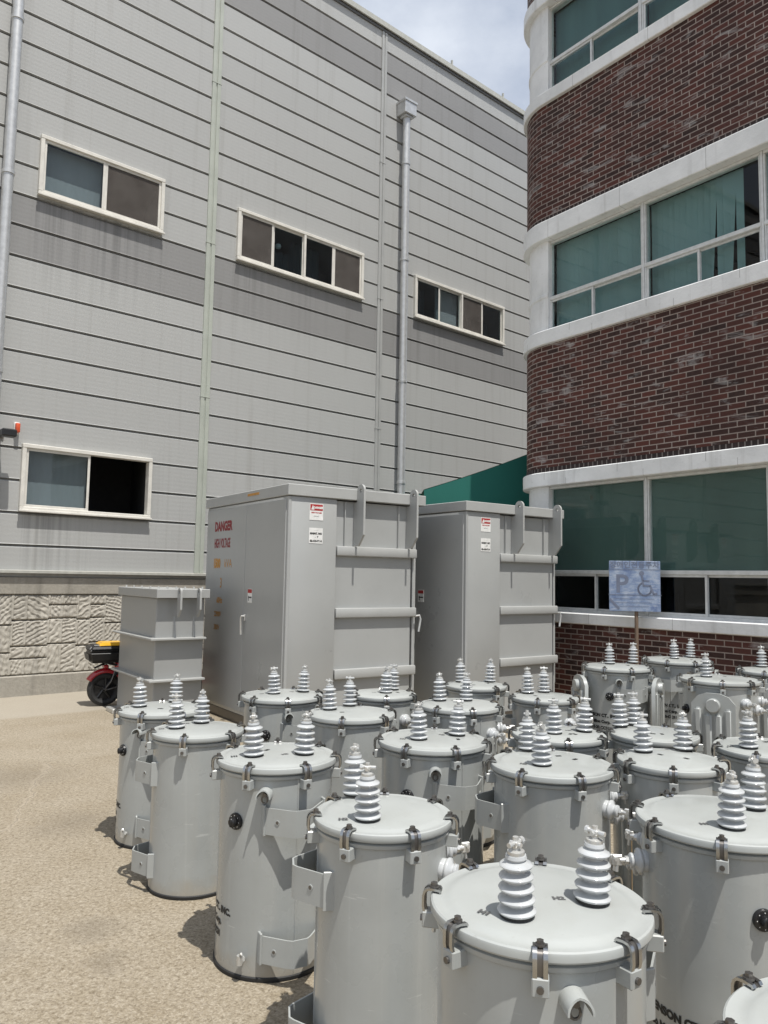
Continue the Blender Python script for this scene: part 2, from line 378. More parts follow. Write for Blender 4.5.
def white_band():
    m, t, b = nodes('white_render'); v = coords(t); n1 = noise(t, v, 1.7, 6, .6); n2 = noise(t, v, 18, 5, .65)
    st = noise(t, coords(t, (9, 9, .6)), 1.0, 5)
    c = ramp(t, n1, [(.3, (.66, .67, .67)), (.6, (.82, .83, .83))])
    c = mixc(t, ramp(t, st, [(.57, 0.0), (.75, .4)]), c, (.40, .39, .37)); c = mixc(t, ramp(t, n2, [(.62, 0.0), (.74, .4)]), c, (.36, .35, .34))
    sx = t.nodes.new('ShaderNodeSeparateXYZ'); t.links.new(v, sx.inputs[0])
    fr = math_(t, 'FRACT', math_(t, 'DIVIDE', math_(t, 'ADD', sx.outputs[0], math_(t, 'MULTIPLY', math_(t, 'FLOOR', sx.outputs[2]), .37)), 1.18))
    c = mixc(t, math_(t, 'MULTIPLY', math_(t, 'LESS_THAN', fr, .006), .55), c, (.22, .21, .20))
    t.links.new(c, b.inputs['Base Color']); b.inputs['Roughness'].default_value = .6; bump(t, b, n2, .35, .01); return m
M['white_band'] = white_band()
def concrete(name, c0, c1, stain=.5):
    m, t, b = nodes(name); v = coords(t); n1 = noise(t, v, 1.3, 7, .62); n2 = noise(t, v, 30, 5, .7); st = noise(t, coords(t, (4, 4, .35)), 1.0, 6, .62)
    c = ramp(t, n1, [(.3, c0), (.7, c1)])
    c = mixc(t, ramp(t, st, [(.52, 0.0), (.72, stain)]), c, tuple(x * .33 for x in c0)); c = mixc(t, ramp(t, n2, [(.35, .25), (.6, 0.0)]), c, tuple(x * .5 for x in c0))
    t.links.new(c, b.inputs['Base Color']); b.inputs['Roughness'].default_value = .9; bump(t, b, n2, .5, .01); return m
M['concrete'] = concrete('old_concrete', (.29, .27, .23), (.40, .375, .325))
M['stone'] = concrete('formed_concrete', (.41, .385, .33), (.52, .49, .43), .62)

def ground_mat():
    m, t, b = nodes('concrete_yard'); v = coords(t)
    big = noise(t, v, .35, 6, .6); mid = noise(t, v, 2.2, 6, .65); agg = noise(t, v, 46, 4, .75); fine = noise(t, v, 130, 3, .7)
    c = ramp(t, big, [(.3, (.262, .222, .162)), (.7, (.330, .290, .226))])
    c = mixc(t, ramp(t, mid, [(.42, .0), (.75, .6)]), c, (.215, .172, .112))
    c = mixc(t, ramp(t, agg, [(.36, .75), (.5, 0.0)]), c, (.125, .098, .064))
    c = mixc(t, ramp(t, agg, [(.56, .0), (.70, .55)]), c, (.50, .455, .375))
    c = mixc(t, ramp(t, fine, [(.33, .45), (.48, 0.0)]), c, (.10, .082, .058))
    vo = N(t, 'ShaderNodeTexVoronoi', Scale=125.0); t.links.new(v, vo.inputs['Vector']); sv = t.nodes.new('ShaderNodeSeparateColor'); t.links.new(vo.outputs['Color'], sv.inputs[0])
    c = mixc(t, ramp(t, sv.outputs[0], [(.68, 0.0), (.80, .30)]), c, (.15, .122, .088)); c = mixc(t, ramp(t, sv.outputs[1], [(.74, 0.0), (.84, .24)]), c, (.48, .435, .365))
    # paler cement strip along the foot of the wall
    sp = t.nodes.new('ShaderNodeSeparateXYZ'); t.links.new(v, sp.inputs[0])
    dwall = math_(t, 'ADD', math_(t, 'MULTIPLY', sp.outputs[0], -.654), math_(t, 'MULTIPLY', sp.outputs[1], .756))
    dw = math_(t, 'ADD', dwall, math_(t, 'MULTIPLY', math_(t, 'SUBTRACT', mid, .5), .25))
    c = mixc(t, ramp(t, math_(t, 'MULTIPLY', math_(t, 'SUBTRACT', dw, 9.2), 1.0), [(.0, 0.0), (.12, .7)]), c, (.33, .30, .25))
    # two oil stains and a repaired crack
    for (sx, sy, r0) in ((-1.32, 3.66, .16), (-1.15, 3.38, .13), (-2.9, 6.3, .55), (-2.0, 5.2, .35), (-1.75, 3.3, .3)):
        d = N(t, 'ShaderNodeVectorMath', operation='DISTANCE'); t.links.new(v, d.inputs[0]); d.inputs[1].default_value = (sx, sy, 0)
        dd = math_(t, 'ADD', d.outputs['Value'], math_(t, 'MULTIPLY', math_(t, 'SUBTRACT', mid, .5), .5))
        c = mixc(t, ramp(t, math_(t, 'DIVIDE', dd, r0), [(.2, .33), (1.0, 0.0)]), c, (.12, .10, .075))
    for (ax, ay, bx, by, wd, cc, f) in ((-2.22, 4.38, -2.75, 6.75, .035, (.42, .37, .30), .24), (-2.22, 4.40, -2.75, 6.77, .007, (.10, .085, .065), .4), (-3.4, 2.6, .4, 9.6, .006, (.10, .08, .06), .35)):
        L = math.hypot(bx - ax, by - ay); nx, ny = -(by - ay) / L, (bx - ax) / L
        dd = math_(t, 'ADD', math_(t, 'MULTIPLY', math_(t, 'SUBTRACT', sp.outputs[0], ax), nx), math_(t, 'MULTIPLY', math_(t, 'SUBTRACT', sp.outputs[1], ay), ny))
        al = math_(t, 'ADD', math_(t, 'MULTIPLY', math_(t, 'SUBTRACT', sp.outputs[0], ax), -ny * -1 if False else (bx - ax) / L), math_(t, 'MULTIPLY', math_(t, 'SUBTRACT', sp.outputs[1], ay), (by - ay) / L))
        dd = math_(t, 'ABSOLUTE', math_(t, 'ADD', dd, math_(t, 'MULTIPLY', math_(t, 'SUBTRACT', noise(t, v, 1.6, 4), .5), .55)))
        k = ramp(t, math_(t, 'DIVIDE', dd, wd), [(.4, f), (1.0, 0.0)])
        inside = math_(t, 'MULTIPLY', math_(t, 'GREATER_THAN', al, -.6), math_(t, 'LESS_THAN', al, L))
        c = mixc(t, math_(t, 'MULTIPLY', k, inside), c, cc)
    t.links.new(c, b.inputs['Base Color']); b.inputs['Roughness'].default_value = .92; b.inputs['Specular IOR Level'].default_value = .25
    h = math_(t, 'ADD', math_(t, 'MULTIPLY', agg, .8), math_(t, 'ADD', math_(t, 'MULTIPLY', fine, .4), math_(t, 'MULTIPLY', mid, 1.2)))
    bump(t, b, h, .36, .006); return m
M['ground'] = ground_mat()
def sign_mat():
    m, t, b = nodes('worn_blue_paint'); v = coords(t); n1 = noise(t, v, 7, 6, .7); n2 = noise(t, coords(t, (3, 1, 14)), 2.4, 5, .7)
    c = ramp(t, n1, [(.32, (.09, .14, .28)), (.5, (.20, .265, .40)), (.68, (.36, .42, .52))]); c = mixc(t, ramp(t, n2, [(.5, 0.0), (.68, .7)]), c, (.42, .46, .52))
    t.links.new(c, b.inputs['Base Color']); b.inputs['Roughness'].default_value = .6; return m
M['sign'] = sign_mat()
M['sign_ink'] = plain('faded_sign_ink', (.15, .175, .245), .6)

# ------------------------------------------------------------------ ground
g = MB(); g.add([(-300, -300, 0), (300, -300, 0), (300, 300, 0), (-300, 300, 0)], [(0, 1, 2, 3)])
struct(g.build('ground', M['ground'], None, None, 0))

# ------------------------------------------------------------------ grey panel-clad factory hall   local x = along the wall, y = into the building
GD = 10.88; ga = R(49.12); gx, gy = sin(ga), cos(ga)
hall = empty('factory_building', (-gy * GD, gx * GD, 0), math.atan2(gy, gx))
tag(hall, 'big grey hall clad in horizontal metal panels with two darker bands', 'building')
J0, PITCH, ZB, ZT = 1.975, .4325, 1.56, 12.37
joints = [J0 + PITCH * k for k in range(0, 24)]
WINS = [  # s0 s1 z0 z1 panes
    (3.01, 4.83, 6.79, 7.65, ['curtain', 'screen']),
    (6.11, 8.78, 6.77, 7.65, ['screen', 'dark', 'dark', 'screen']),
    (10.09, 12.79, 6.76, 7.62, ['dark', 'curtain', 'screen', 'dark']),
    (3.00, 4.82, 2.43, 3.33, ['curtain', 'open'])]
S0, S1 = -6.0, 20.0
def wall_profile(z0, z1):
    P = [(0, z0)]
    for zk in joints:
        for (y, z) in ((0, zk - .030), (.032, zk - .007), (.032, zk + .008), (-.005, zk + .014), (0, zk + .022)):
            if z0 + 1e-4 < z < z1 - 1e-4: P.append((y, z))
    P.append((0, z1)); return P
def isdark(z): return 5.868 < z < 6.733 or 11.058 < z < 11.923
cuts = sorted({S0, S1} | {a for wn in WINS for a in (wn[0] + .03, wn[1] - .03)})
wb = MB()
for a, b in zip(cuts[:-1], cuts[1:]):
    holes = sorted([(wn[2] + .03, wn[3] - .03) for wn in WINS if wn[0] < (a + b) / 2 < wn[1]])
    zs = [ZB] + [x for h in holes for x in h] + [ZT]
    for z0, z1 in zip(zs[0::2], zs[1::2]):
        P = wall_profile(z0, z1)
        for (p, q) in zip(P[:-1], P[1:]):
            wb.add([(a, p[0], p[1]), (b, p[0], p[1]), (b, q[0], q[1]), (a, q[0], q[1])], [(0, 1, 2, 3)], 2 if (p[0] > .031 and q[0] > .031) else (1 if isdark((p[1] + q[1]) / 2) else 0))
# rest of the body
wb.add([(S0, 0, 0), (S0, 14, 0), (S0, 14, ZT), (S0, 0, ZT), (S1, 0, 0), (S1, 14, 0), (S1, 14, ZT), (S1, 0, ZT)], [(1, 0, 3, 2), (4, 5, 6, 7), (5, 1, 2, 6)], 0)
wb.add([(S0, .5, 0), (S1, .5, 0), (S1, .5, ZB), (S0, .5, ZB)], [(0, 1, 2, 3)], 0)
wb.build('wall', [M['panel'], M['panel_dark'], M['seal']], hall, None, 0, fixn=False)
rb = MB(); rb.box(S0 - .1, S1 + .1, -.04, 14.05, ZT + .002, ZT + .075, .01)
rb.box(S0 - .1, S1 + .1, -.075, -.042, ZT - .035, ZT + .08, .006)
for k in range(9): rb.box(S0 + 1.1 + 2.2 * k + .55 * (k % 2), S0 + 1.13 + 2.2 * k + .55 * (k % 2), -.06, -.02, ZT + .08, ZT + .19)
rb.build('roof_cap', M['flash'], hall)
rb = MB(); rb.box(S0, S1, -.03, -.001, ZT - .085, ZT - .036); rb.build('eaves_shadow_strip', M['eaves_shade'], hall)  # dark box standing in for the shadow under the cap's lip
for s_, wd, mt in ((5.65, .155, 'trim_green'), (9.22, .13, 'trim_grey'), (2.09, .14, 'trim_grey'), (-1.5, .14, 'trim_grey'), (12.98, .02, 'trim_grey'), (16.5, .14, 'trim_grey')):
    if wd < .05: continue
    t_ = MB(); t_.box(s_ - wd / 2, s_ - wd * .08, -.022, .03, 1.65, ZT - .09, .004); t_.box(s_ + wd * .08, s_ + wd / 2, -.022, .03, 1.65, ZT - .09, .004)
    t_.box(s_ - wd * .08 - .002, s_ + wd * .08 + .002, -.008, .03, 1.65, ZT - .09)
    for zz in (4.4, 6.9, 9.6): t_.box(s_ - wd * .55, s_ + wd * .55, -.026, .0, zz, zz + .012)
    t_.build('seam_trim', M[mt], hall)
fl = MB(); fl.prism([(0, 0), (0, 0)], 0, 0) if False else None
fl.add([(S0, y, z) for (y, z) in ((.0, 1.648), (-.085, 1.640), (-.085, 1.607), (.03, 1.602), (.03, 1.556), (.05, 1.552))] + [(S1, y, z) for (y, z) in ((.0, 1.648), (-.085, 1.640), (-.085, 1.607), (.03, 1.602), (.03, 1.556), (.05, 1.552))],
       [(i, i + 6, i + 7, i + 1) for i in range(5)])
fl.build('base_flashing', M['flash'], hall, None, 20)

def hall_window(s0, s1, z0, z1, panes):
    f = MB(); T = .055; Y0, Y1 = -.06, .06
    f.box(s0, s1, Y0, Y1, z0, z0 + T, .006); f.box(s0, s1, Y0, Y1, z1 - T, z1, .006)
    f.box(s0, s0 + T, Y0 + .002, Y1, z0 + T, z1 - T, .006); f.box(s1 - T, s1, Y0 + .002, Y1, z0 + T, z1 - T, .006)
    f.box(s0 - .01, s1 + .01, Y0 - .025, Y0 + .002, z0 - .012, z0 + .014, .003)
    wf = f.build('window', M['cream'], hall)
    n = len(panes); W = (s1 - s0 - 2 * T) / n
    if n == 4: 
        mm = MB(); xm = (s0 + s1) / 2; mm.box(xm - .022, xm + .022, Y0 + .004, Y1 - .01, z0 + T, z1 - T, .004); mm.build('mullion', M['cream'], wf)
    for i, k in enumerate(panes):
        a = s0 + T + W * i; b = a + W; front = (k in ('screen',) or i % 2 == 0); y = -.035 if front else -.012
        za, zb = z0 + T, z1 - T; q = .034
        if k != 'open':
            m_ = MB(); m_.box(a, b, y, y + .022, za, za + q, .003); m_.box(a, b, y, y + .022, zb - q, zb, .003); m_.box(a, a + q, y + .001, y + .021, za + q, zb - q, .003); m_.box(b - q, b, y + .001, y + .021, za + q, zb - q, .003)
            m_.build('sash', M['cream'], wf)
            p = MB(); p.box(a + q, b - q, y + .008, y + .013, za + q, zb - q)
            p.build('screen' if k == 'screen' else 'pane', M['screen'] if k == 'screen' else (M['glass'] if k == 'curtain' else M['glass_dark']), wf)
        if k == 'dark':
            c_ = MB(); c_.strip([(a + (b - a) * j / 40, .42 + .03 * sin(j * .8 + i)) for j in range(41)], .004, za - .05, zb + .02 - .25 * (i % 2)); c_.build('curtain', M['curtain_dark'], wf)
        if k == 'curtain':
            cpts = [(a + (b - a) * j / 60, .11 + .0012 * sin(j * 1.05)) for j in range(61)]
            c_ = MB(); c_.strip(cpts, .004, za, zb); c_.build('curtain', M['curtain_blue'], wf)
    rm = MB(); x0, x1, zz0, zz1 = s0 + .03, s1 - .03, z0 + .03, z1 - .03; D = 1.6
    rm.add([(x0, .06, zz0), (x1, .06, zz0), (x1, .06, zz1), (x0, .06, zz1), (x0 - .4, D, zz0 - .3), (x1 + .4, D, zz0 - .3), (x1 + .4, D, zz1 + .2), (x0 - .4, D, zz1 + .2)], [(0, 1, 5, 4), (1, 2, 6, 5), (2, 3, 7, 6), (3, 0, 4, 7), (4, 5, 6, 7)])
    rm.build('room_interior', M['dark_room'], wf, None, 0)
    return wf
for wn in WINS: hall_window(*wn)
# white knob seen behind the second pane of the upper middle window
lm = MB(); lm.lathe([(0, -.05), (.045, -.035), (.055, 0), (.04, .03), (0, .04)], 16, 0, Tm(7.02, .16, 7.33)); lm.build('ventilator_knob', M['white'], hall)

def downpipe(s, z0, z1, r, label, box=None, joints_=()):
    root = empty('downpipe', hall.matrix_basis @ Vector((0, 0, 0)), 0)
    P = Matrix.Translation(hall.location) @ Matrix.Rotation(hall.rotation_euler.z, 4, 'Z')
    root.matrix_local = P @ Matrix.Translation((s, -.13, 0)); tag(root, label, 'downpipe', 'rainwater pipes down the grey wall')
    p = MB(); p.cyl((0, 0, z0), (0, 0, z1), r, 24); p.build('pipe', M['galv'], root)
    for z in joints_:
        c = MB(); c.lathe([(r, z), (r + .012, z + .004), (r + .012, z + .05), (r, z + .055)], 24); c.box(-.015, .015, r * .5, .13, z + .015, z + .04); c.build('collar', M['galv'], root)
    if box:
        b_ = MB(); b_.box(-.15, .15, -.13, .125, z1 - .005, z1 + .27, .008); b_.box(-.165, .165, -.145, .126, z1 + .235, z1 + .285, .005); b_.box(-.1, .1, -.09, .09, z1 - .05, z1, .01); b_.build('hopper_box', M['galv'], root)
    return root
downpipe(2.60, .0, 12.2, .070, 'thick galvanised pipe at the far left edge of the grey wall', None, (4.2, 6.88, 9.05))
downpipe(9.72, .0, 10.70, .074, 'slim galvanised pipe with a square hopper box at its top, left of the brick building', True, (3.4, 5.35, 7.75, 9.7))

# small alarm lamp + floodlight arm at the left end of the wall
PH = Matrix.Translation(hall.location) @ Matrix.Rotation(hall.rotation_euler.z, 4, 'Z')
al = empty('alarm_lamp'); al.matrix_local = PH @ Matrix.Translation((2.92, 0, 3.44)); tag(al, 'tiny orange alarm lamp on the grey wall above the half open window', 'lamp')
b_ = MB(); b_.box(-.035, .035, -.03, -.001, .0, .16, .006); b_.build('back_plate', M['white'], al)
b_ = MB(); b_.box(-.028, .028, -.09, -.031, .02, .145, .012, seg=2); b_.build('lamp_lens', M['orange_lamp'], al)
fd = empty('floodlight'); fd.matrix_local = PH @ Matrix.Translation((2.72, 0, 3.42)); tag(fd, 'small dark floodlight on a bracket at the left edge of the grey wall', 'floodlight')
b_ = MB(); b_.box(-.05, .05, -.02, -.001, -.05, .05, .005); b_.tube([(0, -.02, 0), (0, -.12, .0), (.02, -.22, -.03)], .014); b_.build('arm', M['steel_dark'], fd)
b_ = MB(); b_.box(-.06, .12, -.36, -.2, -.07, .03, .015); b_.build('lamp_head', M['black'], fd)

# ------------------------------------------------------------------ concrete retaining wall under the hall (relief cast against a stone-pattern form)
random.seed(7)
rw = empty('retaining_wall'); rw.matrix_local = PH.copy(); tag(rw, 'low concrete wall with a cast stone block relief under the grey hall', 'wall')
b_ = MB(); b_.box(S0, S1, -.03, .45, 1.325, 1.555, .012); b_.build('top_beam', M['concrete'], rw)
b_ = MB(); b_.box(S0, S1, -.045, .45, -.3, .265, .014); b_.build('plinth', M['concrete'], rw)
xs0, xs1, st = -1.2, 7.5, .0105
nx = int((xs1 - xs0) / st); nz_ = int((1.325 - .265) / st)
cols = []; x = xs0
while x < xs1:
    wcol = random.choice([.17, .21, .25, .29]); cols.append((x, x + wcol)); x += wcol
blocks = []
for (a, b) in cols:
    z = .265; zz = [z]
    base = random.choice([(.36, .72, 1.06), (.30, .66, 1.06), (.40, .74, .92, 1.06), (.22, .38, .72, 1.06)])
    for h in base: zz.append(.265 + h)
    blocks.append([(zz[i], zz[i + 1], random.uniform(.25, 1.45) * random.choice([1, 1, 1, -1]), random.uniform(0, 6), random.uniform(70, 150)) for i in range(len(zz) - 1)])
def relief(x, z):
    for ci, (a, b) in enumerate(cols):
        if a <= x < b: break
    for (z0, z1, an, ph, fr) in blocks[ci]:
        if z0 <= z <= z1 + 1e-6: break
    dv, dz = max(0, min(x - a, b - x)), max(0, min(z - z0, z1 - z))
    gv, gh = 1 - min(1, max(0, (dv - .010) / .008)), 1 - min(1, max(0, (dz - .004) / .010))
    u = cos(an) * z - sin(an) * x + .010 * sin(x * 31 + ph) * sin(z * 27 + ph * 2)
    v = sin(an) * z + cos(an) * x
    wv = .55 * sin(u * fr + ph + .7 * sin(v * 23 + ph)) + .35 * sin(u * fr * 1.9 + 3 * ph + sin(v * 41)) + .3 * sin(v * fr * .9 + ph * 5 + 1.3 * sin(u * 37))
    g = max(gv, gh)
    return -.010 + (-.016 * gv * (1 - gh) + .046 * gh) - (1 - g) * (.0078 * wv + .000)
vs = []; fs = []
for j in range(nz_ + 1):
    for i in range(nx + 1):
        xx = xs0 + st * i; zz = .265 + (1.06) * j / nz_
        vs.append((xx, relief(xx, zz) - .002, zz))
for j in range(nz_):
    for i in range(nx):
        k = j * (nx + 1) + i; fs.append((k, k + 1, k + nx + 2, k + nx + 1))
b_ = MB(); b_.add(vs, fs); b_.add([(S0, .06, .26), (S1, .06, .26), (S1, .06, 1.33), (S0, .06, 1.33)], [(0, 1, 2, 3)])
b_.build('relief_panel', M['stone'], rw, None, 50, fixn=False)

# ------------------------------------------------------------------ brick office building   local x = along the facade to the right, y = into the building
BD = 8.166; ba = R(37.4); bx_, by_ = sin(ba), -cos(ba)
off = empty('brick_building', (cos(ba) * BD, sin(ba) * BD, 0), math.atan2(by_, bx_))
tag(off, 'dark red brick office building with a rounded corner, white bands and green window blinds', 'building')
TC, RC, TR, SIDE = -7.06, .70, 3.2, 9.0
def path(o, tl=TR, n=18, y_end=SIDE, start=None):
    P = [(tl, -o)]
    x = tl
    for k in range(n + 1):
        a = -pi / 2 - (pi / 2) * k / n
        P.append((TC + (RC + o) * cos(a), RC + (RC + o) * sin(a)))
    P.append((TC - RC - o, y_end)); return P
def sweep(name, prof, mat, smooth=40, tl=TR, y_end=SIDE, closed=False, start_t=None):
    base = path(0, tl, y_end=y_end); al = [0]
    for p, q in zip(base[:-1], base[1:]): al.append(al[-1] + math.hypot(q[0] - p[0], q[1] - p[1]))
    mb = MB(); uv = []
    for (o, z) in prof:
        for (p, a) in zip(path(o, tl, y_end=y_end), al): mb.v.append((p[0], p[1], z)); uv.append((-a, z))
    n = len(base); m = len(prof)
    for j in range(m if closed else m - 1):
        for i in range(n - 1):
            j2 = (j + 1) % m
            mb.f.append((j * n + i, j2 * n + i, j2 * n + i + 1, j * n + i + 1)); mb.m.append(0)
    if closed:
        mb.f.append(tuple(j * n for j in range(m))); mb.m.append(0)
    mb.uv = uv
    return mb.build(name, mat, off, None, smooth, fixn=False)
LV = [dict(z0=1.22, z1=2.91, tr=1.745), dict(z0=5.11, z1=6.415, tr=5.585), dict(z0=8.61, z1=9.95, tr=9.10)]
bricks = [(-.3, 1.08), (3.174, 4.908), (6.754, 8.433), (10.206, 11.3)]
for z0, z1 in bricks: sweep('brick_wall', [(0, z0), (0, z1)], M['brick'])
for z in (3.108, 6.688, 10.14): sweep('header_course', [(.006, z), (.006, z + .066), (0, z + .0665)], M['dentil'])
def band(name, z0, z1, pr=.055):
    sweep(name, [(-.22, z0), (pr - .008, z0), (pr, z0 + .009), (pr, z1 - .010), (pr - .009, z1), (-.22, z1 + .012)], M['white_band'], 24, closed=True)
band('sill_band', 1.077, 1.213, .065); band('sill_band', 4.905, 5.105); band('sill_band', 8.43, 8.605)
band('lintel_band', 2.915, 3.108); band('lintel_band', 6.42, 6.688); band('lintel_band', 9.955, 10.14)
# white pilaster round the corner, recessed from the bands
for i, L in enumerate(LV):
    zr = L['tr'] + .04
    prof = [(-.035, L['z0'] - .02), (-.035, zr - .035), (-.022, zr - .02), (-.022, zr + .02), (-.035, zr + .035), (-.035, L['z1'] + .02)]
    sweep('corner_pilaster', prof, M['white_band'], 30, tl=-7.005, y_end=SIDE)
    jb = MB(); jb.box(-7.045, -7.0055, .037, .16, L['z0'], L['z1']); jb.build('jamb', M['white_band'], off)
BAYS = [(-7.03, -5.522), (-5.490, -4.017), (-3.985, -2.492), (-2.46, -.972), (-.94, .558), (.59, 2.088)]
def office_window(a, b, L, lv, first, k):
    Y = .075; f = MB(); z0, z1, tr = L['z0'] - .006, L['z1'] + .004, L['tr']; T = .034
    f.box(a, b, Y, Y + .09, z0, z0 + T, .005); f.box(a, b, Y, Y + .09, z1 - T, z1, .005); f.box(a, b, Y - .006, Y + .088, tr - .025, tr + .025, .005)
    TV = .02; f.box(a, a + TV, Y + .002, Y + .086, z0 + T, z1 - T, .005); f.box(b - TV, b, Y + .002, Y + .086, z0 + T, z1 - T, .005)
    wf = f.build('window', M['alu'], off)
    p = MB(); p.box(a + TV, b - TV, Y + .04, Y + .046, tr + .025, z1 - T); p.build('upper_pane', M['glass'], wf)
    mid = (a + b) / 2 + (.0 if lv == 0 else -.02); za, zb = z0 + T, tr - .025; q = .028
    for (x0, x1, y) in ((a + TV, mid + q / 2, Y + .012), (mid - q / 2, b - TV, Y + .042)):
        s_ = MB(); s_.box(x0, x1, y, y + .024, za, za + q, .003); s_.box(x0, x1, y, y + .024, zb - q, zb, .003); s_.box(x0, x0 + q, y + .001, y + .023, za + q, zb - q, .003); s_.box(x1 - q, x1, y + .001, y + .023, za + q, zb - q, .003)
        s_.build('sash', M['alu'], wf)
        p = MB(); p.box(x0 + q, x1 - q, y + .009, y + .014, za + q, zb - q); p.build('lower_pane', M['glass'] if lv else M['glass_dark'], wf)
    # blinds / film behind the glass
    yb = Y + .17
    if lv == 0:
        c = MB(); c.box(a + .01, b - .01, yb - .1, yb - .096, tr + .0, z1); c.build('window_film', M['film'], wf)
    else:
        x = a; n = 0; c = MB(); rnd = random.Random(100 * lv + k)
        gap = {(1, 1): (.79, 1.02)}.get((lv, k), ())
        while x < b - .02:
            wdt = .089; ang = rnd.uniform(.10, .22)
            skip = any(abs((x - a) - g_) < .04 for g_ in gap)
            zlow = z0 + .02
            if lv == 1 and k == 1 and 1.16 < (x - a) < 1.36: x += .079; continue
            dx = wdt * cos(ang); dy = wdt * sin(ang)
            if lv == 1 and k == 1 and skip and (x - a) < 1.2:
                c.add([(x, yb, z1), (x + dx, yb + dy, z1), (x + dx * .2, yb + dy * .2, zlow), (x, yb, zlow)], [(0, 1, 2, 3)])
            else:
                c.add([(x, yb, zlow), (x + dx, yb + dy, zlow), (x + dx, yb + dy, z1), (x, yb, z1)], [(0, 1, 2, 3)])
            x += .079; n += 1
        c.build('blind', M['blind'] if lv == 1 else M['blind_dark'], wf, None, 0)
    return wf
for lv, L in enumerate(LV):
    for k, (a, b) in enumerate(BAYS):
        office_window(a, b, L, lv, k == 0, k)
        mm = MB(); xm = b + .016; mm.box(xm - .0145, xm + .0145, .066, .17, L['z0'] - .002, L['z1'] + .002, .005); mm.build('mullion', M['alu'], off)
    rm = MB(); x0, x1, z0, z1, D = -7.04, TR, L['z0'] - .1, L['z1'] + .1, 3.0
    rm.add([(x0, .24, z0), (x1, .24, z0), (x1, .24, z1), (x0, .24, z1), (x0, D, z0), (x1, D, z0), (x1, D, z1), (x0, D, z1)], [(0, 1, 5, 4), (1, 2, 6, 5), (2, 3, 7, 6), (3, 0, 4, 7), (4, 5, 6, 7)])
    if lv == 0:   # pale furniture and a back room panel glimpsed in the dark ground floor
        for (xa, xb, zt) in ((-4.9, -4.45, 1.62), (-4.35, -3.95, 1.7), (-3.4, -3.1, 1.55), (-6.3, -5.9, 1.5)): rm.box(xa, xb, .9, 1.4, z0, zt)
    rm.build('room_interior', M['dark_room'], off, None, 0)
tp = MB(); P = path(.08); tp.add([(x, y, 11.3) for x, y in P] + [(x, y, 11.5) for x, y in P], [(i, i + 1, len(P) + i + 1, len(P) + i) for i in range(len(P) - 1)])
tp.add([(x, y, 11.5) for x, y in P] + [(TR, SIDE, 11.5)], [tuple(range(len(P) + 1))]); tp.build('roof', M['white_band'], off, None, 30, fixn=False)
ew = MB(); ew.add([(TR, 0, -.3), (TR, SIDE, -.3), (TR, SIDE, 11.3), (TR, 0, 11.3), (TC - RC, SIDE, -.3), (TC - RC, SIDE, 11.3)], [(0, 1, 2, 3), (1, 4, 5, 2)])
ew.uv = [(0, -.3), (9, -.3), (9, 11.3), (0, 11.3), (19, -.3), (19, 11.3)]; ew.build('brick_wall', M['brick'], off, None, 0, fixn=False)

# ------------------------------------------------------------------ green tarpaulin canopy in the gap between the two buildings
cn = empty('canopy', (1.4, 11.75, 0), R(6)); tag(cn, 'green tarpaulin canopy sloping in the gap between grey hall and brick corner', 'canopy')
c = MB(); nn = 24
top = [(-.80 + 1.86 * i / nn, 2.97 + .70 * i / nn - .025 * sin(pi * i / nn)) for i in range(nn + 1)]
c.prism([(x, z) for x, z in top][::-1] + [(-.80, 2.55), (1.06, 2.55)], 0, .012)
c.build('front_panel', M['tarp'], cn)
c = MB(); vs = []; 
for j in range(13):
    for (x, z) in top: vs.append((x, .016 + 3.0 * j / 12, z + .01 - .05 * sin(pi * ((j % 4) / 4)) ))
c.add(vs, [(j * (nn + 1) + i, j * (nn + 1) + i + 1, (j + 1) * (nn + 1) + i + 1, (j + 1) * (nn + 1) + i) for j in range(12) for i in range(nn)]); c.build('roof_sheet', M['tarp'], cn)
for x, h in ((-.76, 2.95), (1.0, 3.6)):
    for y in (.06, 2.9):
        c = MB(); c.cyl((x, y, 0), (x, y, h), .03, 12); c.build('post', M['galv'], cn)

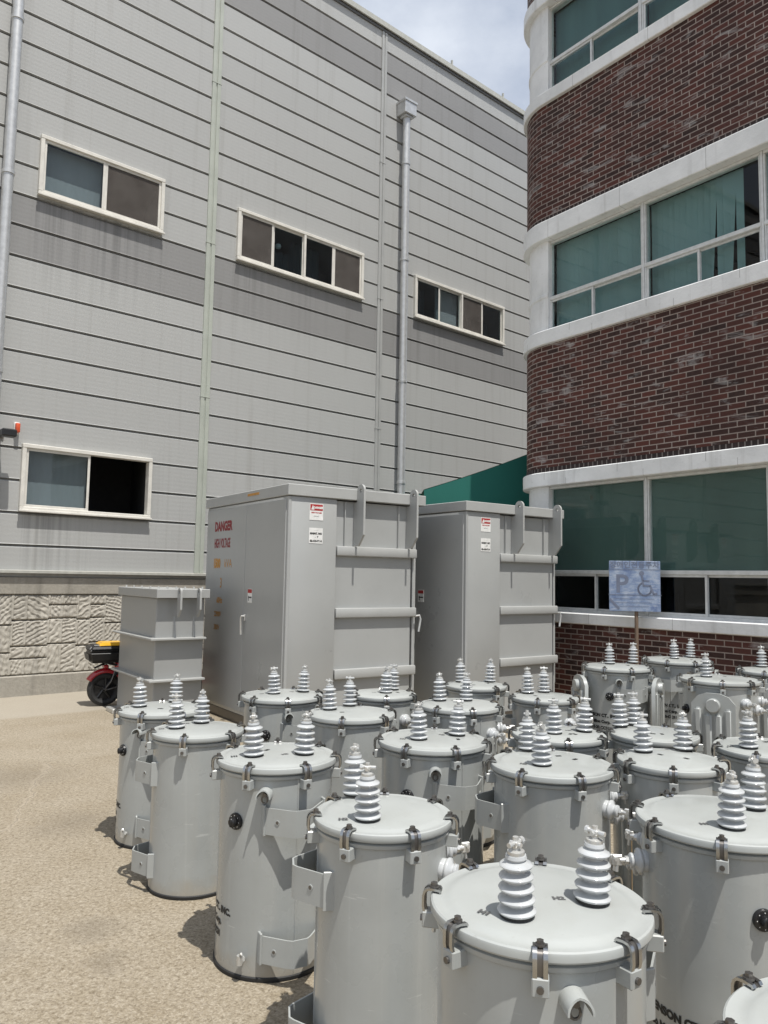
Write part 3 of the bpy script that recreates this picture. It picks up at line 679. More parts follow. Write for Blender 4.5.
# ------------------------------------------------------------------ pad-mounted transformer cabinets
GC = 'pad-mounted transformer cabinets'
def sticker(parent, x0, x1, z0, z1, y, along='x', kind='danger'):
    b = MB(); e = .0022
    if along == 'x':
        b.box(x0, x1, y - e, y, z0, z1)
        o = b.build('warning_sticker', M['white'], parent, None, 0); y2 = y - e - .0008
        r = MB(); h = z1 - z0; wd = x1 - x0
        if kind == 'danger':
            r.add([(x0 + .006, y2, z1 - .006 - h * .38), (x1 - .006, y2, z1 - .006 - h * .38), (x1 - .006, y2, z1 - .006), (x0 + .006, y2, z1 - .006)], [(0, 1, 2, 3)]); r.build('sticker_band', M['red_print'], o, None, 0)
            tx = MB(); tx.add([(x0 + wd * .10, y2 - .001, z1 - h * .37), (x0 + wd * .34, y2 - .001, z1 - h * .37), (x0 + wd * .22, y2 - .001, z1 - h * .08)], [(0, 1, 2)]); wall_text(tx, 'DANGER', h * .17, x0 + wd * .64, z1 - h * .29, y2 - .001, .002); tx.build('sticker_text', M['white'], o, None, 0)
            tx = MB(); wall_text(tx, 'HIGH VOLTAGE', h * .10, x0 + wd * .5, z0 + h * .42, y2, .001); tx.build('sticker_text', M['red_print'], o, None, 0)
            tx = MB(); wall_text(tx, 'KEEP AWAY', h * .07, x0 + wd * .5, z0 + h * .22, y2, .0); tx.build('sticker_text', M['ink'], o, None, 0)
        else:
            for (q, k1, xo, zo, bo) in (('- - - - - -', .10, .5, .18, 0), ('MAINT. NO', .17, .5, .42, .002), ('-  P', .17, .55, .64, .001), ('02-410-7114', .17, .5, .9, .002)):
                tx = MB(); wall_text(tx, q, h * k1, x0 + wd * xo, z1 - h * zo, y2, bo); tx.build('sticker_text', M['ink'], o, None, 0)
    else:
        b.box(y - e, y, x0, x1, z0, z1); o = b.build('warning_sticker', M['white'], parent, None, 0)
        r = MB(); h = z1 - z0; y2 = y - e - .0008
        r.add([(y2, x1 - .004, z1 - h * .3), (y2, x0 + .004, z1 - h * .3), (y2, x0 + .004, z1 - .004), (y2, x1 - .004, z1 - .004)], [(0, 1, 2, 3)]); r.build('sticker_band', M['red_print'], o, None, 0)
        tx = MB(); wall_text(tx, '!', h * .4, x0 + (x1 - x0) * .75, z0 + h * .18, y2, .006, along='y'); wall_text(tx, '===', h * .25, x0 + (x1 - x0) * .36, z0 + h * .3, y2, .002, along='y'); tx.build('sticker_text', M['ink'], o, None, 0)

def lug(x, z0, z1, th=.022, dp=.115, y0=.0):
    """lifting plate standing off the front, rounded at the top, cut at the foot"""
    m = MB(); P = []
    for k in range(13):
        a = pi * k / 12; P.append((y0 - dp / 2 + dp / 2 * cos(a), z1 - dp / 2 + dp / 2 * sin(a)))
    P += [(y0 - dp, z0 + dp * .9), (y0 - dp * .25, z0), (y0, z0)]
    hole = [(y0 - dp / 2 + .022 * cos(2 * pi * k / 14), z1 - dp / 2 + .022 * sin(2 * pi * k / 14)) for k in range(14)]
    # plate with a hole: bridge the two loops
    bm = bmesh.new()
    vo = [bm.verts.new((x, a, b)) for a, b in P]; vh = [bm.verts.new((x, a, b)) for a, b in hole]
    eo = [bm.edges.new((vo[i], vo[(i + 1) % len(vo)])) for i in range(len(vo))]; eh = [bm.edges.new((vh[i], vh[(i + 1) % len(vh)])) for i in range(len(vh))]
    bmesh.ops.triangle_fill(bm, use_beauty=True, edges=eo + eh)
    r = bmesh.ops.extrude_face_region(bm, geom=bm.faces[:]); 
    for v in [e for e in r['geom'] if isinstance(e, bmesh.types.BMVert)]: v.co.x += th
    m.bm(bm); bm.free(); return m

def big_cabinet(loc, rz, k, label, text):
    root = empty('transformer_cabinet', (loc[0], loc[1], 0), rz); tag(root, label, 'transformer', GC)
    W0, W1, D, ZR, ZT = .57 * k, 1.58 * k, 2.15 * k, CAMZ + (2.44 - CAMZ) * k, CAMZ + (2.56 - CAMZ) * k
    H = lambda z: CAMZ + (z - CAMZ) * k
    Y = .048 * k           # depth of the tank wall behind the cabinet face
    b = MB(); b.box(0, W0, 0, D, .10, ZR, .012, seg=2); b.box(-.004, .03, -.006, .06, .1, ZR - .003, .006); b.build('cabinet', M['cab'], root)
    b = MB(); b.box(W0 + .001, W1, Y, D - .12, .02, ZR - .01, .004); b.build('tank', M['cab'], root)
    b = MB(); b.box(.0, W1, .02, D - .02, 0, .10); b.build('base_frame', M['steel_dark'], root)
    b = MB(); b.box(-.02, 1.73 * k, -.025, D + .03, ZR + .003, ZT, .006)
    b.build('roof', M['cab_edge'], root)
    for zc in (1.90, 1.25, .615):
        b = MB(); b.box(W0 + .012, 1.63 * k, -.004, Y - .002, H(zc) - .052 * k, H(zc) + .05 * k, .012, seg=2); b.build('stiffener_rail', M['cab_edge'], root)
    for x in (.80 * k, 1.50 * k):
        lg = lug(x, H(1.955), H(2.61), .024, .13, -.027); lg.build('lifting_lug', M['cab_edge'], root, None, 30)
        b = MB(); b.box(x + .004, x + .020, -.0255, Y - .001, H(1.955), ZR - .015); b.build('lug_web', M['cab_edge'], root)
        b = MB(); b.box(x - .12 * k, x - .11 * k, Y - .03, Y - .001, H(1.955), ZR - .02); b.build('tank_rib', M['cab'], root)
    # left face: two doors
    for (ya, yb) in ((.035, .985 * k - .004), (.985 * k + .004, D - .03)):
        d = MB(); d.box(-.014, -.001, ya, yb, .14, ZR - .035, .004); dd = d.build('door', M['cab'], root)
        if ya < .1:
            h = MB(); yh = yb - .05; h.box(-.03, -.0145, yh - .02, yh + .02, H(1.13), H(1.20), .004); h.tube([(-.03, yh, H(1.18)), (-.06, yh, H(1.18)), (-.062, yh + .01, H(1.16)), (-.055, yh + .012, H(.98))], .011, 8)
            h.build('handle', M['tin'], dd)
            sticker(dd, yb - .21, yb - .10, H(1.33), H(1.48), -.0145, along='y')
        if text and ya > .1:
            t_ = MB(); yc = 1.62 * k
            
            for (tx, sz, yy, zz, bo, sx, mt) in (('DANGER', .15, yc, 2.15, .008, .84, 'red_stencil'), ('HIGH VOLTAGE', .15, yc + .02, 1.95, .005, .44, 'red_stencil'), ('1500', .14, yc + .16, 1.715, .010, .74, 'orange_print'), ('kVA', .14, yc - .17, 1.715, 0, .9, 'orange_print'), ('3', .16, yc + .02, 1.48, .003, .7, 'orange_print'), ('60Hz', .09, yc + .05, 1.30, .004, .85, 'orange_print'), ('22900V', .085, yc + .09, 1.14, .003, .75, 'orange_print'), ('380V', .085, yc + .11, .985, .002, .95, 'orange_print')):
                t_ = MB(); wall_text(t_, tx, sz, yy, H(zz), -.0155, bo, along='y', sx=sx); t_.build('stencil_text', M[mt], dd, None, 0)
    if text:
        t_ = MB(); t_.box(-.024, -.0205, .66 * k, .95 * k, H(2.50), H(2.525)); t_.build('roof_tag', M['orange_print'], root)
    sticker(root, .24 * k, .40 * k, H(2.205), H(2.375), -.0005); sticker(root, .24 * k, .40 * k, H(1.965), H(2.125), -.0005, kind='info')
    # far side door: edge rod, latch and a small tag
    b = MB(); b.box(W1 + .035, W1 + .06, .06, .10, .25, H(2.12), .006); b.tube([(W1 + .085, .10, H(.3)), (W1 + .085, .10, H(2.08)), (W1 + .07, .11, H(2.13)), (W1 + .02, .11, H(2.1))], .016, 8); b.build('door_rod', M['cab_edge'], root)
    b = MB(); b.tube([(W1 + .04, .05, H(1.20)), (W1 + .12, .03, H(1.21)), (W1 + .125, .02, H(1.17)), (W1 + .10, .02, H(1.03))], .012, 8); b.build('handle', M['tin'], root)
    return root
big_cabinet((-.963, 7.765), R(34.5), 1.0, 'tall grey cabinet with red and orange lettering on its shaded side door', True)
big_cabinet((.935, 8.72), R(36.5), .95, 'tall grey cabinet without lettering, standing next to the brick building', False)

def small_tank():
    root = empty('ribbed_tank', (-2.43, 8.36, 0), R(35.5)); tag(root, 'short grey steel tank with flat lid and two rib flanges, beside the red scooter', 'transformer')
    W, D = .545, 1.24; H = lambda z: CAMZ + (z - CAMZ) * .93
    z1 = H(1.345)
    b = MB(); b.box(0, W, 0, D, .0, z1, .008); b.build('tank', M['small_tank'], root)
    b = MB(); b.box(-.035, W + .02, -.10, D + .03, z1 + .002, z1 + .10, .005); b.build('lid', M['small_edge'], root)
    for z in (.875, .40):
        b = MB(); b.box(-.075, W + .0, -.085, D + .05, H(z) - .012, H(z) + .012, .004); b.build('rib_flange', M['small_edge'], root)
    for x in (.19, .41):
        lg = lug(x, z1 - .2, z1 + .115, .022, .09, -.101); lg.build('lifting_lug', M['small_edge'], root, None, 30)
        b = MB(); b.add([(x, -.001, H(.87)), (x + .02, -.001, H(.87)), (x + .02, -.001, z1 - .2), (x, -.001, z1 - .2), (x, -.05, H(.89)), (x + .02, -.05, H(.89))], [(0, 4, 3), (1, 2, 5), (4, 5, 2, 3)]); b.build('gusset', M['small_edge'], root, None, 0)
    for i in range(6):
        b = MB(); xx = .02 + .10 * i; b.cyl((xx, .02 + .0 * i, z1 + .1), (xx, .02, z1 + .125), .011, 8); b.build('lid_bolt', M['tin'], root)
    for i in range(4):
        b = MB(); b.cyl((-.01, .2 + .28 * i, z1 + .1), (-.01, .2 + .28 * i, z1 + .125), .011, 8); b.build('lid_bolt', M['tin'], root)
    b = MB(); b.box(-.12, .02, D - .25, D + .02, .0, .05, .006); b.build('foot', M['tin'], root)
    return root
small_tank()

# ------------------------------------------------------------------ red scooter behind the small tank
def scooter():
    root = empty('scooter', (-3.41, 9.66, 0), R(31)); tag(root, 'red scooter with a black and yellow top box parked by the concrete wall', 'scooter')
    def wheel(x):
        r_ = MB(); Mx = Matrix.Translation((x, 0, .205)) @ Matrix.Rotation(pi / 2, 4, 'X')
        r_.lathe([(.135, -.035), (.165, -.05), (.195, -.04), (.205, 0), (.195, .04), (.165, .05), (.135, .035)], 36, 0, Mx); w_ = r_.build('wheel', M['rubber'], root)
        h = MB(); h.lathe([(.0, -.03), (.03, -.03), (.035, -.015), (.12, -.012), (.137, -.03), (.137, .03), (.12, .012), (.035, .015), (.03, .03), (0, .03)], 30, 0, Mx)
        for k in range(5):
            a = 2 * pi * k / 5; h.tube([(x + .03 * cos(a), -.02, .205 + .03 * sin(a)), (x + .13 * cos(a + .25), -.02, .205 + .13 * sin(a + .25))], .014, 6)
        h.build('rim', M['black'], w_)
        return w_
    wheel(.0); wheel(1.05)
    def fender(x, a0, a1, r0, wdt):
        f = MB(); vs = []; n = 16; cs = [(-wdt, -.035), (-wdt * .8, .0), (-wdt * .35, .018), (wdt * .35, .018), (wdt * .8, 0), (wdt, -.035)]
        for k in range(n + 1):
            a = a0 + (a1 - a0) * k / n
            for (yy, rr) in cs: vs.append((x + (r0 + rr) * cos(a), yy, .205 + (r0 + rr) * sin(a)))
        m = len(cs); f.add(vs, [(k * m + i, k * m + i + 1, (k + 1) * m + i + 1, (k + 1) * m + i) for k in range(n) for i in range(m - 1)])
        o = f.build('fender', M['red'], root, None, 60); s_ = o.modifiers.new('thick', 'SOLIDIFY'); s_.thickness = .005
    fender(0, R(38), R(150), .235, .07); fender(1.05, R(20), R(160), .235, .065)
    b = MB(); b.tube([(0, .06, .205), (.12, .07, .40), (.3, .05, .46)], .02); b.tube([(0, -.06, .205), (.12, -.07, .40), (.3, -.05, .46)], .02); b.tube([(.12, 0, .42), (.35, 0, .40), (.5, 0, .25), (.8, 0, .22), (.92, 0, .35), (.90, 0, .75)], .028); b.tube([(-.02, .05, .21), (.3, .05, .23)], .022); b.build('frame', M['black'], root)
    b = MB(); b.box(.10, .62, -.12, .12, .40, .55, .05, seg=3); b.box(.5, .92, -.13, .13, .20, .26, .02); b.build('body_panel', M['red'], root)
    b = MB(); b.box(.12, .60, -.11, .11, .551, .62, .03, seg=3); b.build('saddle', M['black'], root)
    b = MB(); b.box(.84, .93, -.15, .15, .26, .72, .03, seg=3); b.build('leg_shield', M['red'], root)
    b = MB(); b.tube([(1.05, .07, .205), (1.0, .07, .45), (.9, .02, .75), (.87, 0, .88)], .02); b.tube([(1.05, -.07, .205), (1.0, -.07, .45), (.9, -.02, .75)], .02); b.tube([(.78, -.30, .92), (.84, -.2, .93), (.87, 0, .88), (.84, .2, .93), (.78, .30, .92)], .014); b.build('handlebar', M['black'], root)
    b = MB(); b.lathe([(0, .0), (.05, 0), (.07, .04), (.07, .06), (0, .07)], 20, 0, Matrix.Translation((.92, 0, .78)) @ Matrix.Rotation(pi / 2, 4, 'Y')); b.build('headlight', M['white'], root)
    # top box
    bm = bmesh.new(); bmesh.ops.create_cube(bm, size=1.0)
    for v in bm.verts: v.co = Vector((v.co.x * .45 * (.86 if v.co.z < 0 else 1), v.co.y * .38 * (.8 if v.co.z < 0 else 1), v.co.z * .15))
    bmesh.ops.bevel(bm, geom=bm.edges[:], offset=.035, segments=3, affect='EDGES')
    b = MB(); b.bm(bm, 0, Matrix.Translation((-.015, 0, .605))); bm.free(); tb = b.build('top_box', M['black'], root)
    bm = bmesh.new(); bmesh.ops.create_cube(bm, size=1.0)
    for v in bm.verts: v.co = Vector((v.co.x * .45 * (.78 if v.co.z > 0 else 1), v.co.y * .38 * (.8 if v.co.z > 0 else 1), v.co.z * .07))
    bmesh.ops.bevel(bm, geom=bm.edges[:], offset=.025, segments=3, affect='EDGES')
    b = MB(); b.bm(bm, 0, Matrix.Translation((-.015, 0, .717))); bm.free(); b.build('box_rim', M['black'], tb)
    bm = bmesh.new(); bmesh.ops.create_cube(bm, size=1.0)
    for v in bm.verts: v.co = Vector((v.co.x * .32 * (.86 if v.co.z > 0 else 1.05), v.co.y * .31 * (.9 if v.co.z > 0 else 1.0), v.co.z * .05))
    bmesh.ops.bevel(bm, geom=bm.edges[:], offset=.015, segments=2, affect='EDGES')
    b = MB(); b.bm(bm, 0, Matrix.Translation((.05, 0, .752))); bm.free(); b.build('box_lid', M['yellow'], tb)
    b = MB(); b.tube([(-.02, .1, .53), (.1, .1, .50), (.3, .09, .50)], .012); b.tube([(-.02, -.1, .53), (.1, -.1, .50), (.3, -.09, .50)], .012); b.tube([(-.13, 0, .46), (.02, 0, .53)], .012); b.build('rack', M['black'], root)
    b = MB(); b.tube([(-.005, -.065, .21), (.06, -.09, .30), (.10, -.10, .44), (.2, -.09, .5)], .009); b.tube([(.02, -.075, .2), (.16, -.095, .24), (.3, -.06, .25)], .007); b.cyl((0, -.085, .205), (0, .085, .205), .014, 10); b.build('brake_cable', M['steel_dark'], root)
    b = MB(); b.box(-.03, .03, -.07, .07, .455, .50, .01); b.build('tail_light', M['red'], root)
    return root
scooter()

# ------------------------------------------------------------------ faded disabled-parking sign
def sign():
    root = empty('parking_sign', (2.985, 9.18, 0), R(-14)); tag(root, 'square faded blue disabled parking sign on a thin rusty pole by the brick wall', 'sign')
    b = MB(); b.cyl((.02, .02, 0), (.02, .02, 1.86), .022, 14); b.build('pole', M['rust_pole'], root)
    z0, z1, hw = 1.28, 1.875, .29
    b = MB(); b.box(-hw, hw, -.016, -.002, z0, z1, .004); bd = b.build('board', M['sign'], root)
    y = -.0172; t_ = MB(); wall_text(t_, 'P', .30, -.145, 1.505, y, .006); bd_t = t_
    # wheelchair symbol: wheel arc, seat, head
    cx, cz, r = .115, 1.545, .075
    arc = [(cx + r * cos(a), cz + r * sin(a)) for a in [R(110) + R(260) * k / 22 for k in range(23)]]
    def stroke(pts, wd):
        for p, q in zip(pts[:-1], pts[1:]):
            d = Vector((q[0] - p[0], q[1] - p[1])); n = Vector((-d.y, d.x)).normalized() * wd / 2; e = d.normalized() * wd * .2
            t_.add([(p[0] - n.x - e.x, y, p[1] - n.y - e.y), (q[0] - n.x + e.x, y, q[1] - n.y + e.y), (q[0] + n.x + e.x, y, q[1] + n.y + e.y), (p[0] + n.x - e.x, y, p[1] + n.y - e.y)], [(0, 1, 2, 3)])
            
    stroke(arc, .022)
    y -= .0006; stroke([(cx - .03, cz + .15), (cx - .015, cz + .04), (cx + .06, cz + .04), (cx + .10, cz - .06), (cx + .135, cz - .05)], .022)
    stroke([(cx - .02, cz + .10), (cx + .05, cz + .095)], .018)
    t_.add([(cx - .035 + .028 * cos(2 * pi * k / 14), y, cz + .185 + .028 * sin(2 * pi * k / 14)) for k in range(14)], [tuple(range(14))])
    y -= .0006
    stroke([(-.30, 1.475), (.30, 1.475)], .007); stroke([(-.30, 1.775), (.30, 1.775)], .006)
    wall_text(t_, '장애인전용주차', .088, 0, 1.80, y, .001)
    for k in range(3): stroke([(-.24 + .02 * k, 1.43 - .045 * k), (.22 - .03 * k, 1.43 - .045 * k)], .004)
    stroke([(-.28, 1.42), (-.18, 1.31)], .028)
    t_.build('lettering', M['sign_ink'], bd, None, 0, fixn=False)
sign()

# ------------------------------------------------------------------ pole-type distribution transformers
GT = 'pole-type transformers standing in the yard'
_cache = {}
def cached(key, fn):
    if key not in _cache: _cache[key] = fn()
    return _cache[key]
def m_clamp():
    b = MB(); P = [(-.028, .003), (-.024, .009), (-.004, .0115), (.010, .010), (.018, .003), (.0215, -.008), (.022, -.034), (.018, -.052)]
    for (y0, y1, dx) in ((-.0165, -.0065, 0), (-.0065, .0065, -.004), (.0065, .0165, 0)):
        vs = []
        for i, (x, z) in enumerate(P):
            p0 = Vector(P[max(i - 1, 0)]); p1 = Vector(P[min(i + 1, len(P) - 1)]); d = (p1 - p0).normalized(); n = Vector((-d.y, d.x))
            q = Vector((x, z)) + n * dx; e = q - n * .006
            vs += [(q.x, y0, q.y), (q.x, y1, q.y), (e.x, y1, e.y), (e.x, y0, e.y)]
        fs = []
        for i in range(len(P) - 1):
            o = 4 * i
            fs += [(o, o + 1, o + 5, o + 4), (o + 1, o + 2, o + 6, o + 5), (o + 2, o + 3, o + 7, o + 6), (o + 3, o, o + 4, o + 7)]
        L = 4 * (len(P) - 1); fs += [(3, 2, 1, 0), (L, L + 1, L + 2, L + 3)]
        b.add(vs, fs, 1 if dx else 0)
    return b.mesh('clamp', [M['steel'], M['steel_dark']], 40)
def m_clamp_bolt():
    b = MB(); b.cyl((-.008, 0, .010), (-.008, 0, .0145), .0115, 12); b.cyl((-.008, 0, .0145), (-.008, 0, .022), .0085, 6); return b.mesh('bolt', M['steel_dark'], 30)
def m_clamp_block():
    b = MB(); b.box(-.03, .021, -.019, .019, -.086, -.046, .003); b.cyl((.021, 0, -.068), (.027, 0, -.068), .008, 10, 1); return b.mesh('clamp_block', [M['tank'], M['steel_dark']], 30)
def m_bushing():
    prof = [(0, .006), (.034, .006)]
    n = 5; sp = .0262
    for i in range(n):
        ro = .0465 - .0016 * i; rc = .0245 - .0006 * i; b0 = .006 + sp * i
        prof += [(rc + (.012 if i == 0 else 0), b0), (ro - .005, b0 + .0012), (ro - .001, b0 + .0035), (ro, b0 + .0072), (ro - .002, b0 + .0098), (ro - .008, b0 + .0125), (rc + .004, b0 + .0150), (rc, b0 + .0175)]
    zt = .006 + sp * n
    prof += [(.026, zt - .003), (.024, zt + .004), (0, zt + .004)]
    b = MB(); b.lathe(prof, 30); return b.mesh('bushing', M['porcelain'], 50)
def m_gasket():
    b = MB(); b.lathe([(0, 0.001), (.041, 0.001), (.041, .0065), (0, .0065)], 30); return b.mesh('gasket', M['rubber'], 30)
def m_terminal():
    b = MB(); z = .140
    b.lathe([(0, z), (.0205, z), (.0215, z + .003), (.0205, z + .010), (.012, z + .013), (0, z + .013)], 20)
    b.cyl((0, 0, z + .013), (0, 0, z + .026), .0085, 12); b.box(-.011, .011, -.010, .010, z + .020, z + .034, .003)
    b.cyl((-.020, 0, z + .028), (.028, 0, z + .028), .006, 10); b.cyl((-.025, 0, z + .028), (-.016, 0, z + .028), .0095, 8); b.cyl((0, 0, z + .034), (0, 0, z + .042), .0075, 8); b.cyl((.0, -.016, z + .025), (0, .016, z + .025), .0055, 8)
    return b.mesh('terminal', M['tin'], 35)
def m_lv():
    b = MB(); Mx = Matrix.Rotation(pi / 2, 4, 'Y')
    b.lathe([(0, -.02), (.040, -.02), (.043, .0), (.043, .012), (.040, .016), (.047, .020), (.049, .027), (.046, .034), (.030, .040), (.026, .048), (.030, .054), (.029, .062), (.018, .068), (0, .068)], 26, 0, Mx); return b.mesh('low_voltage_bushing', M['porcelain'], 50)
def m_lv_terminal():
    b = MB(); b.cyl((.066, 0, 0), (.105, 0, 0), .011, 12); b.cyl((.07, 0, 0), (.083, 0, 0), .017, 6); b.box(.095, .135, -.007, .007, -.022, .022, .004); b.cyl((.122, -.016, .006), (.122, .016, .006), .008, 8); b.tube([(.10, 0, .0), (.115, .0, -.02), (.118, .0, -.045)], .007, 8); return b.mesh('terminal', M['tin'], 35)
def m_bracket(Rb, hgt):
    """hat-section hanger bracket; local x outward, y tangential"""
    a = .125; x0 = math.sqrt(max(.01, Rb * Rb - a * a)) - .004
    out = Rb + .078
    b = MB(); P = [(x0, a), (x0 + .022, a - .002), (out - .012, .046), (out, .030), (out, -.030), (out - .012, -.046), (x0 + .022, -a + .002), (x0, -a)]
    b.strip([(p[0], p[1]) for p in P], .006, -hgt / 2, hgt / 2)
    for s_ in (1, -1):
        b.box(x0 - .01, x0 + .03, s_ * (a + .0), s_ * (a + .010), -hgt / 2 - .006, hgt / 2 + .010, .002)
        n = Vector((out - .012 - x0 - .022, -s_ * (a - .048), 0)).normalized(); nn = Vector((-n.y * s_, n.x * s_, 0)); nn = nn if nn.x > 0 else -nn
        c = Vector(((x0 + .022 + out - .012) / 2, s_ * (a + .046) / 2, .0))
        b.cyl(c + nn * .0005, c + nn * .0078, .010, 12, 1); b.cyl(c + nn * .0078, c + nn * .0082, .0065, 12, 2)
    return b.mesh('hanger_bracket', [M['tank'], M['tank'], M['steel_dark']], 30)
def m_lugt():
    b = MB(); n = 12; vs = []
    for x in (-.012, .052):
        for r in (.030, .025):
            for k in range(n + 1):
                a = -.15 + (pi + .3) * k / n; vs.append((x + (.010 * abs(cos(a)) if x > 0 else 0), r * cos(a), r * sin(a)))
    m = n + 1; fs = []
    for k in range(n):
        fs += [(k, k + 1, 2 * m + k + 1, 2 * m + k), (m + k + 1, m + k, 3 * m + k, 3 * m + k + 1), (2 * m + k, 2 * m + k + 1, 3 * m + k + 1, 3 * m + k)]
    fs += [(0, 2 * m, 3 * m, m), (n, m + n, 3 * m + n, 2 * m + n)]
    b.add(vs, fs)
    b.tube([(.02, .012 * cos(2 * pi * k / 14), -.016 + .014 * sin(2 * pi * k / 14)) for k in range(15)], .0035, 6, 1); b.cyl((-.005, 0, .004), (.03, 0, .004), .008, 8, 1)
    return b.mesh('lug_hood', [M['lid'], M['steel_dark']], 40)
def m_knob():
    b = MB(); Mx = Matrix.Rotation(pi / 2, 4, 'Y')
    b.lathe([(0, -.01), (.033, -.01), (.034, .006), (.031, .012), (.018, .013), (.017, .030), (.013, .034), (0, .034)], 28, 0, Mx); b.box(.014, .037, -.006, .006, -.017, .017, .003)
    for k in range(8):
        a = 2 * pi * k / 8; p = Vector((.0122, .0245 * cos(a), .0245 * sin(a))); b.cyl(p, p + Vector((.0008, 0, 0)), .0017, 8, 1)
    return b.mesh('tap_knob', [M['black'], M['white']], 40)
def m_valve():
    b = MB(); b.cyl((-.01, 0, 0), (.03, 0, 0), .010, 12); b.cyl((.012, 0, 0), (.024, 0, 0), .017, 6); b.cyl((.026, 0, -.014), (.026, 0, .022), .012, 10); b.tube([(.028, 0, .02), (.035, .012, .034)], .005, 6); return b.mesh('drain_valve', M['tin'], 35)
def m_radiator(hh):
    """pressed radiator panel; local x outward"""
    b = MB(); z1 = .0; z0 = -hh; hw = .15
    out = [(-hw, z0 + .05), (-hw + .05, z0), (hw - .05, z0), (hw, z0 + .05), (hw, z1 - .075), (hw - .045, z1 - .022), (.045, z1), (-.045, z1), (-hw + .045, z1 - .022), (-hw, z1 - .075)]
    Mr = Matrix.Rotation(pi / 2, 4, 'Z')
    b.prism(out, -.075, -.045, 0, Mr)
    for k in range(4):
        y = -.102 + .068 * k
        bm = bmesh.new(); bmesh.ops.create_cube(bm, size=1)
        for v in bm.verts: v.co = Vector((.070 + v.co.x * .055, y + v.co.y * .052, (z0 + .04 + (-.145 if k in (1, 2) else -.105)) / 2 + v.co.z * (hh - (.185 if k in (1, 2) else .145))))
        bmesh.ops.bevel(bm, geom=[e for e in bm.edges], offset=.014, segments=3, affect='EDGES'); b.bm(bm); bm.free()
    b.cyl((-.03, 0, z1 - .085), (.112, 0, z1 - .085), .050, 24, bev=.006); b.cyl((-.03, 0, z0 + .09), (.09, 0, z0 + .09), .035, 20)
    return b.mesh('radiator', M['tank'], 45)
def m_mark(tx):
    b = MB(); vs, fs = text_geo(tx, .025, .0018); b.add([(p.x, p.y, 0) for p in vs], fs); return b.mesh('terminal_mark', M['mark'], 0, fixn=False)
def m_plate():
    b = MB(); b.box(-.013, .013, -.008, .008, 0, .0008); return b.mesh('rating_tag', M['ink'], 0)
LINES = [('BENSON CT., INC.', .036), ('Co Million Corp.', .033), ('PO-15-20-CC31', .033), ('1', .030), ('15-17-00', .033)]
def m_text(Rb, i):
    b = MB(); r = Rb + .0012; tx, sz = LINES[i]
    vs, fs = text_geo(tx, sz, .0022, 0, 'LEFT')
    b.add([(r * cos(p.x / r), r * sin(p.x / r), -i * .050 + p.y) for p in vs], fs); return b.mesh('stencil_text', M['ink'], 0, fixn=False)

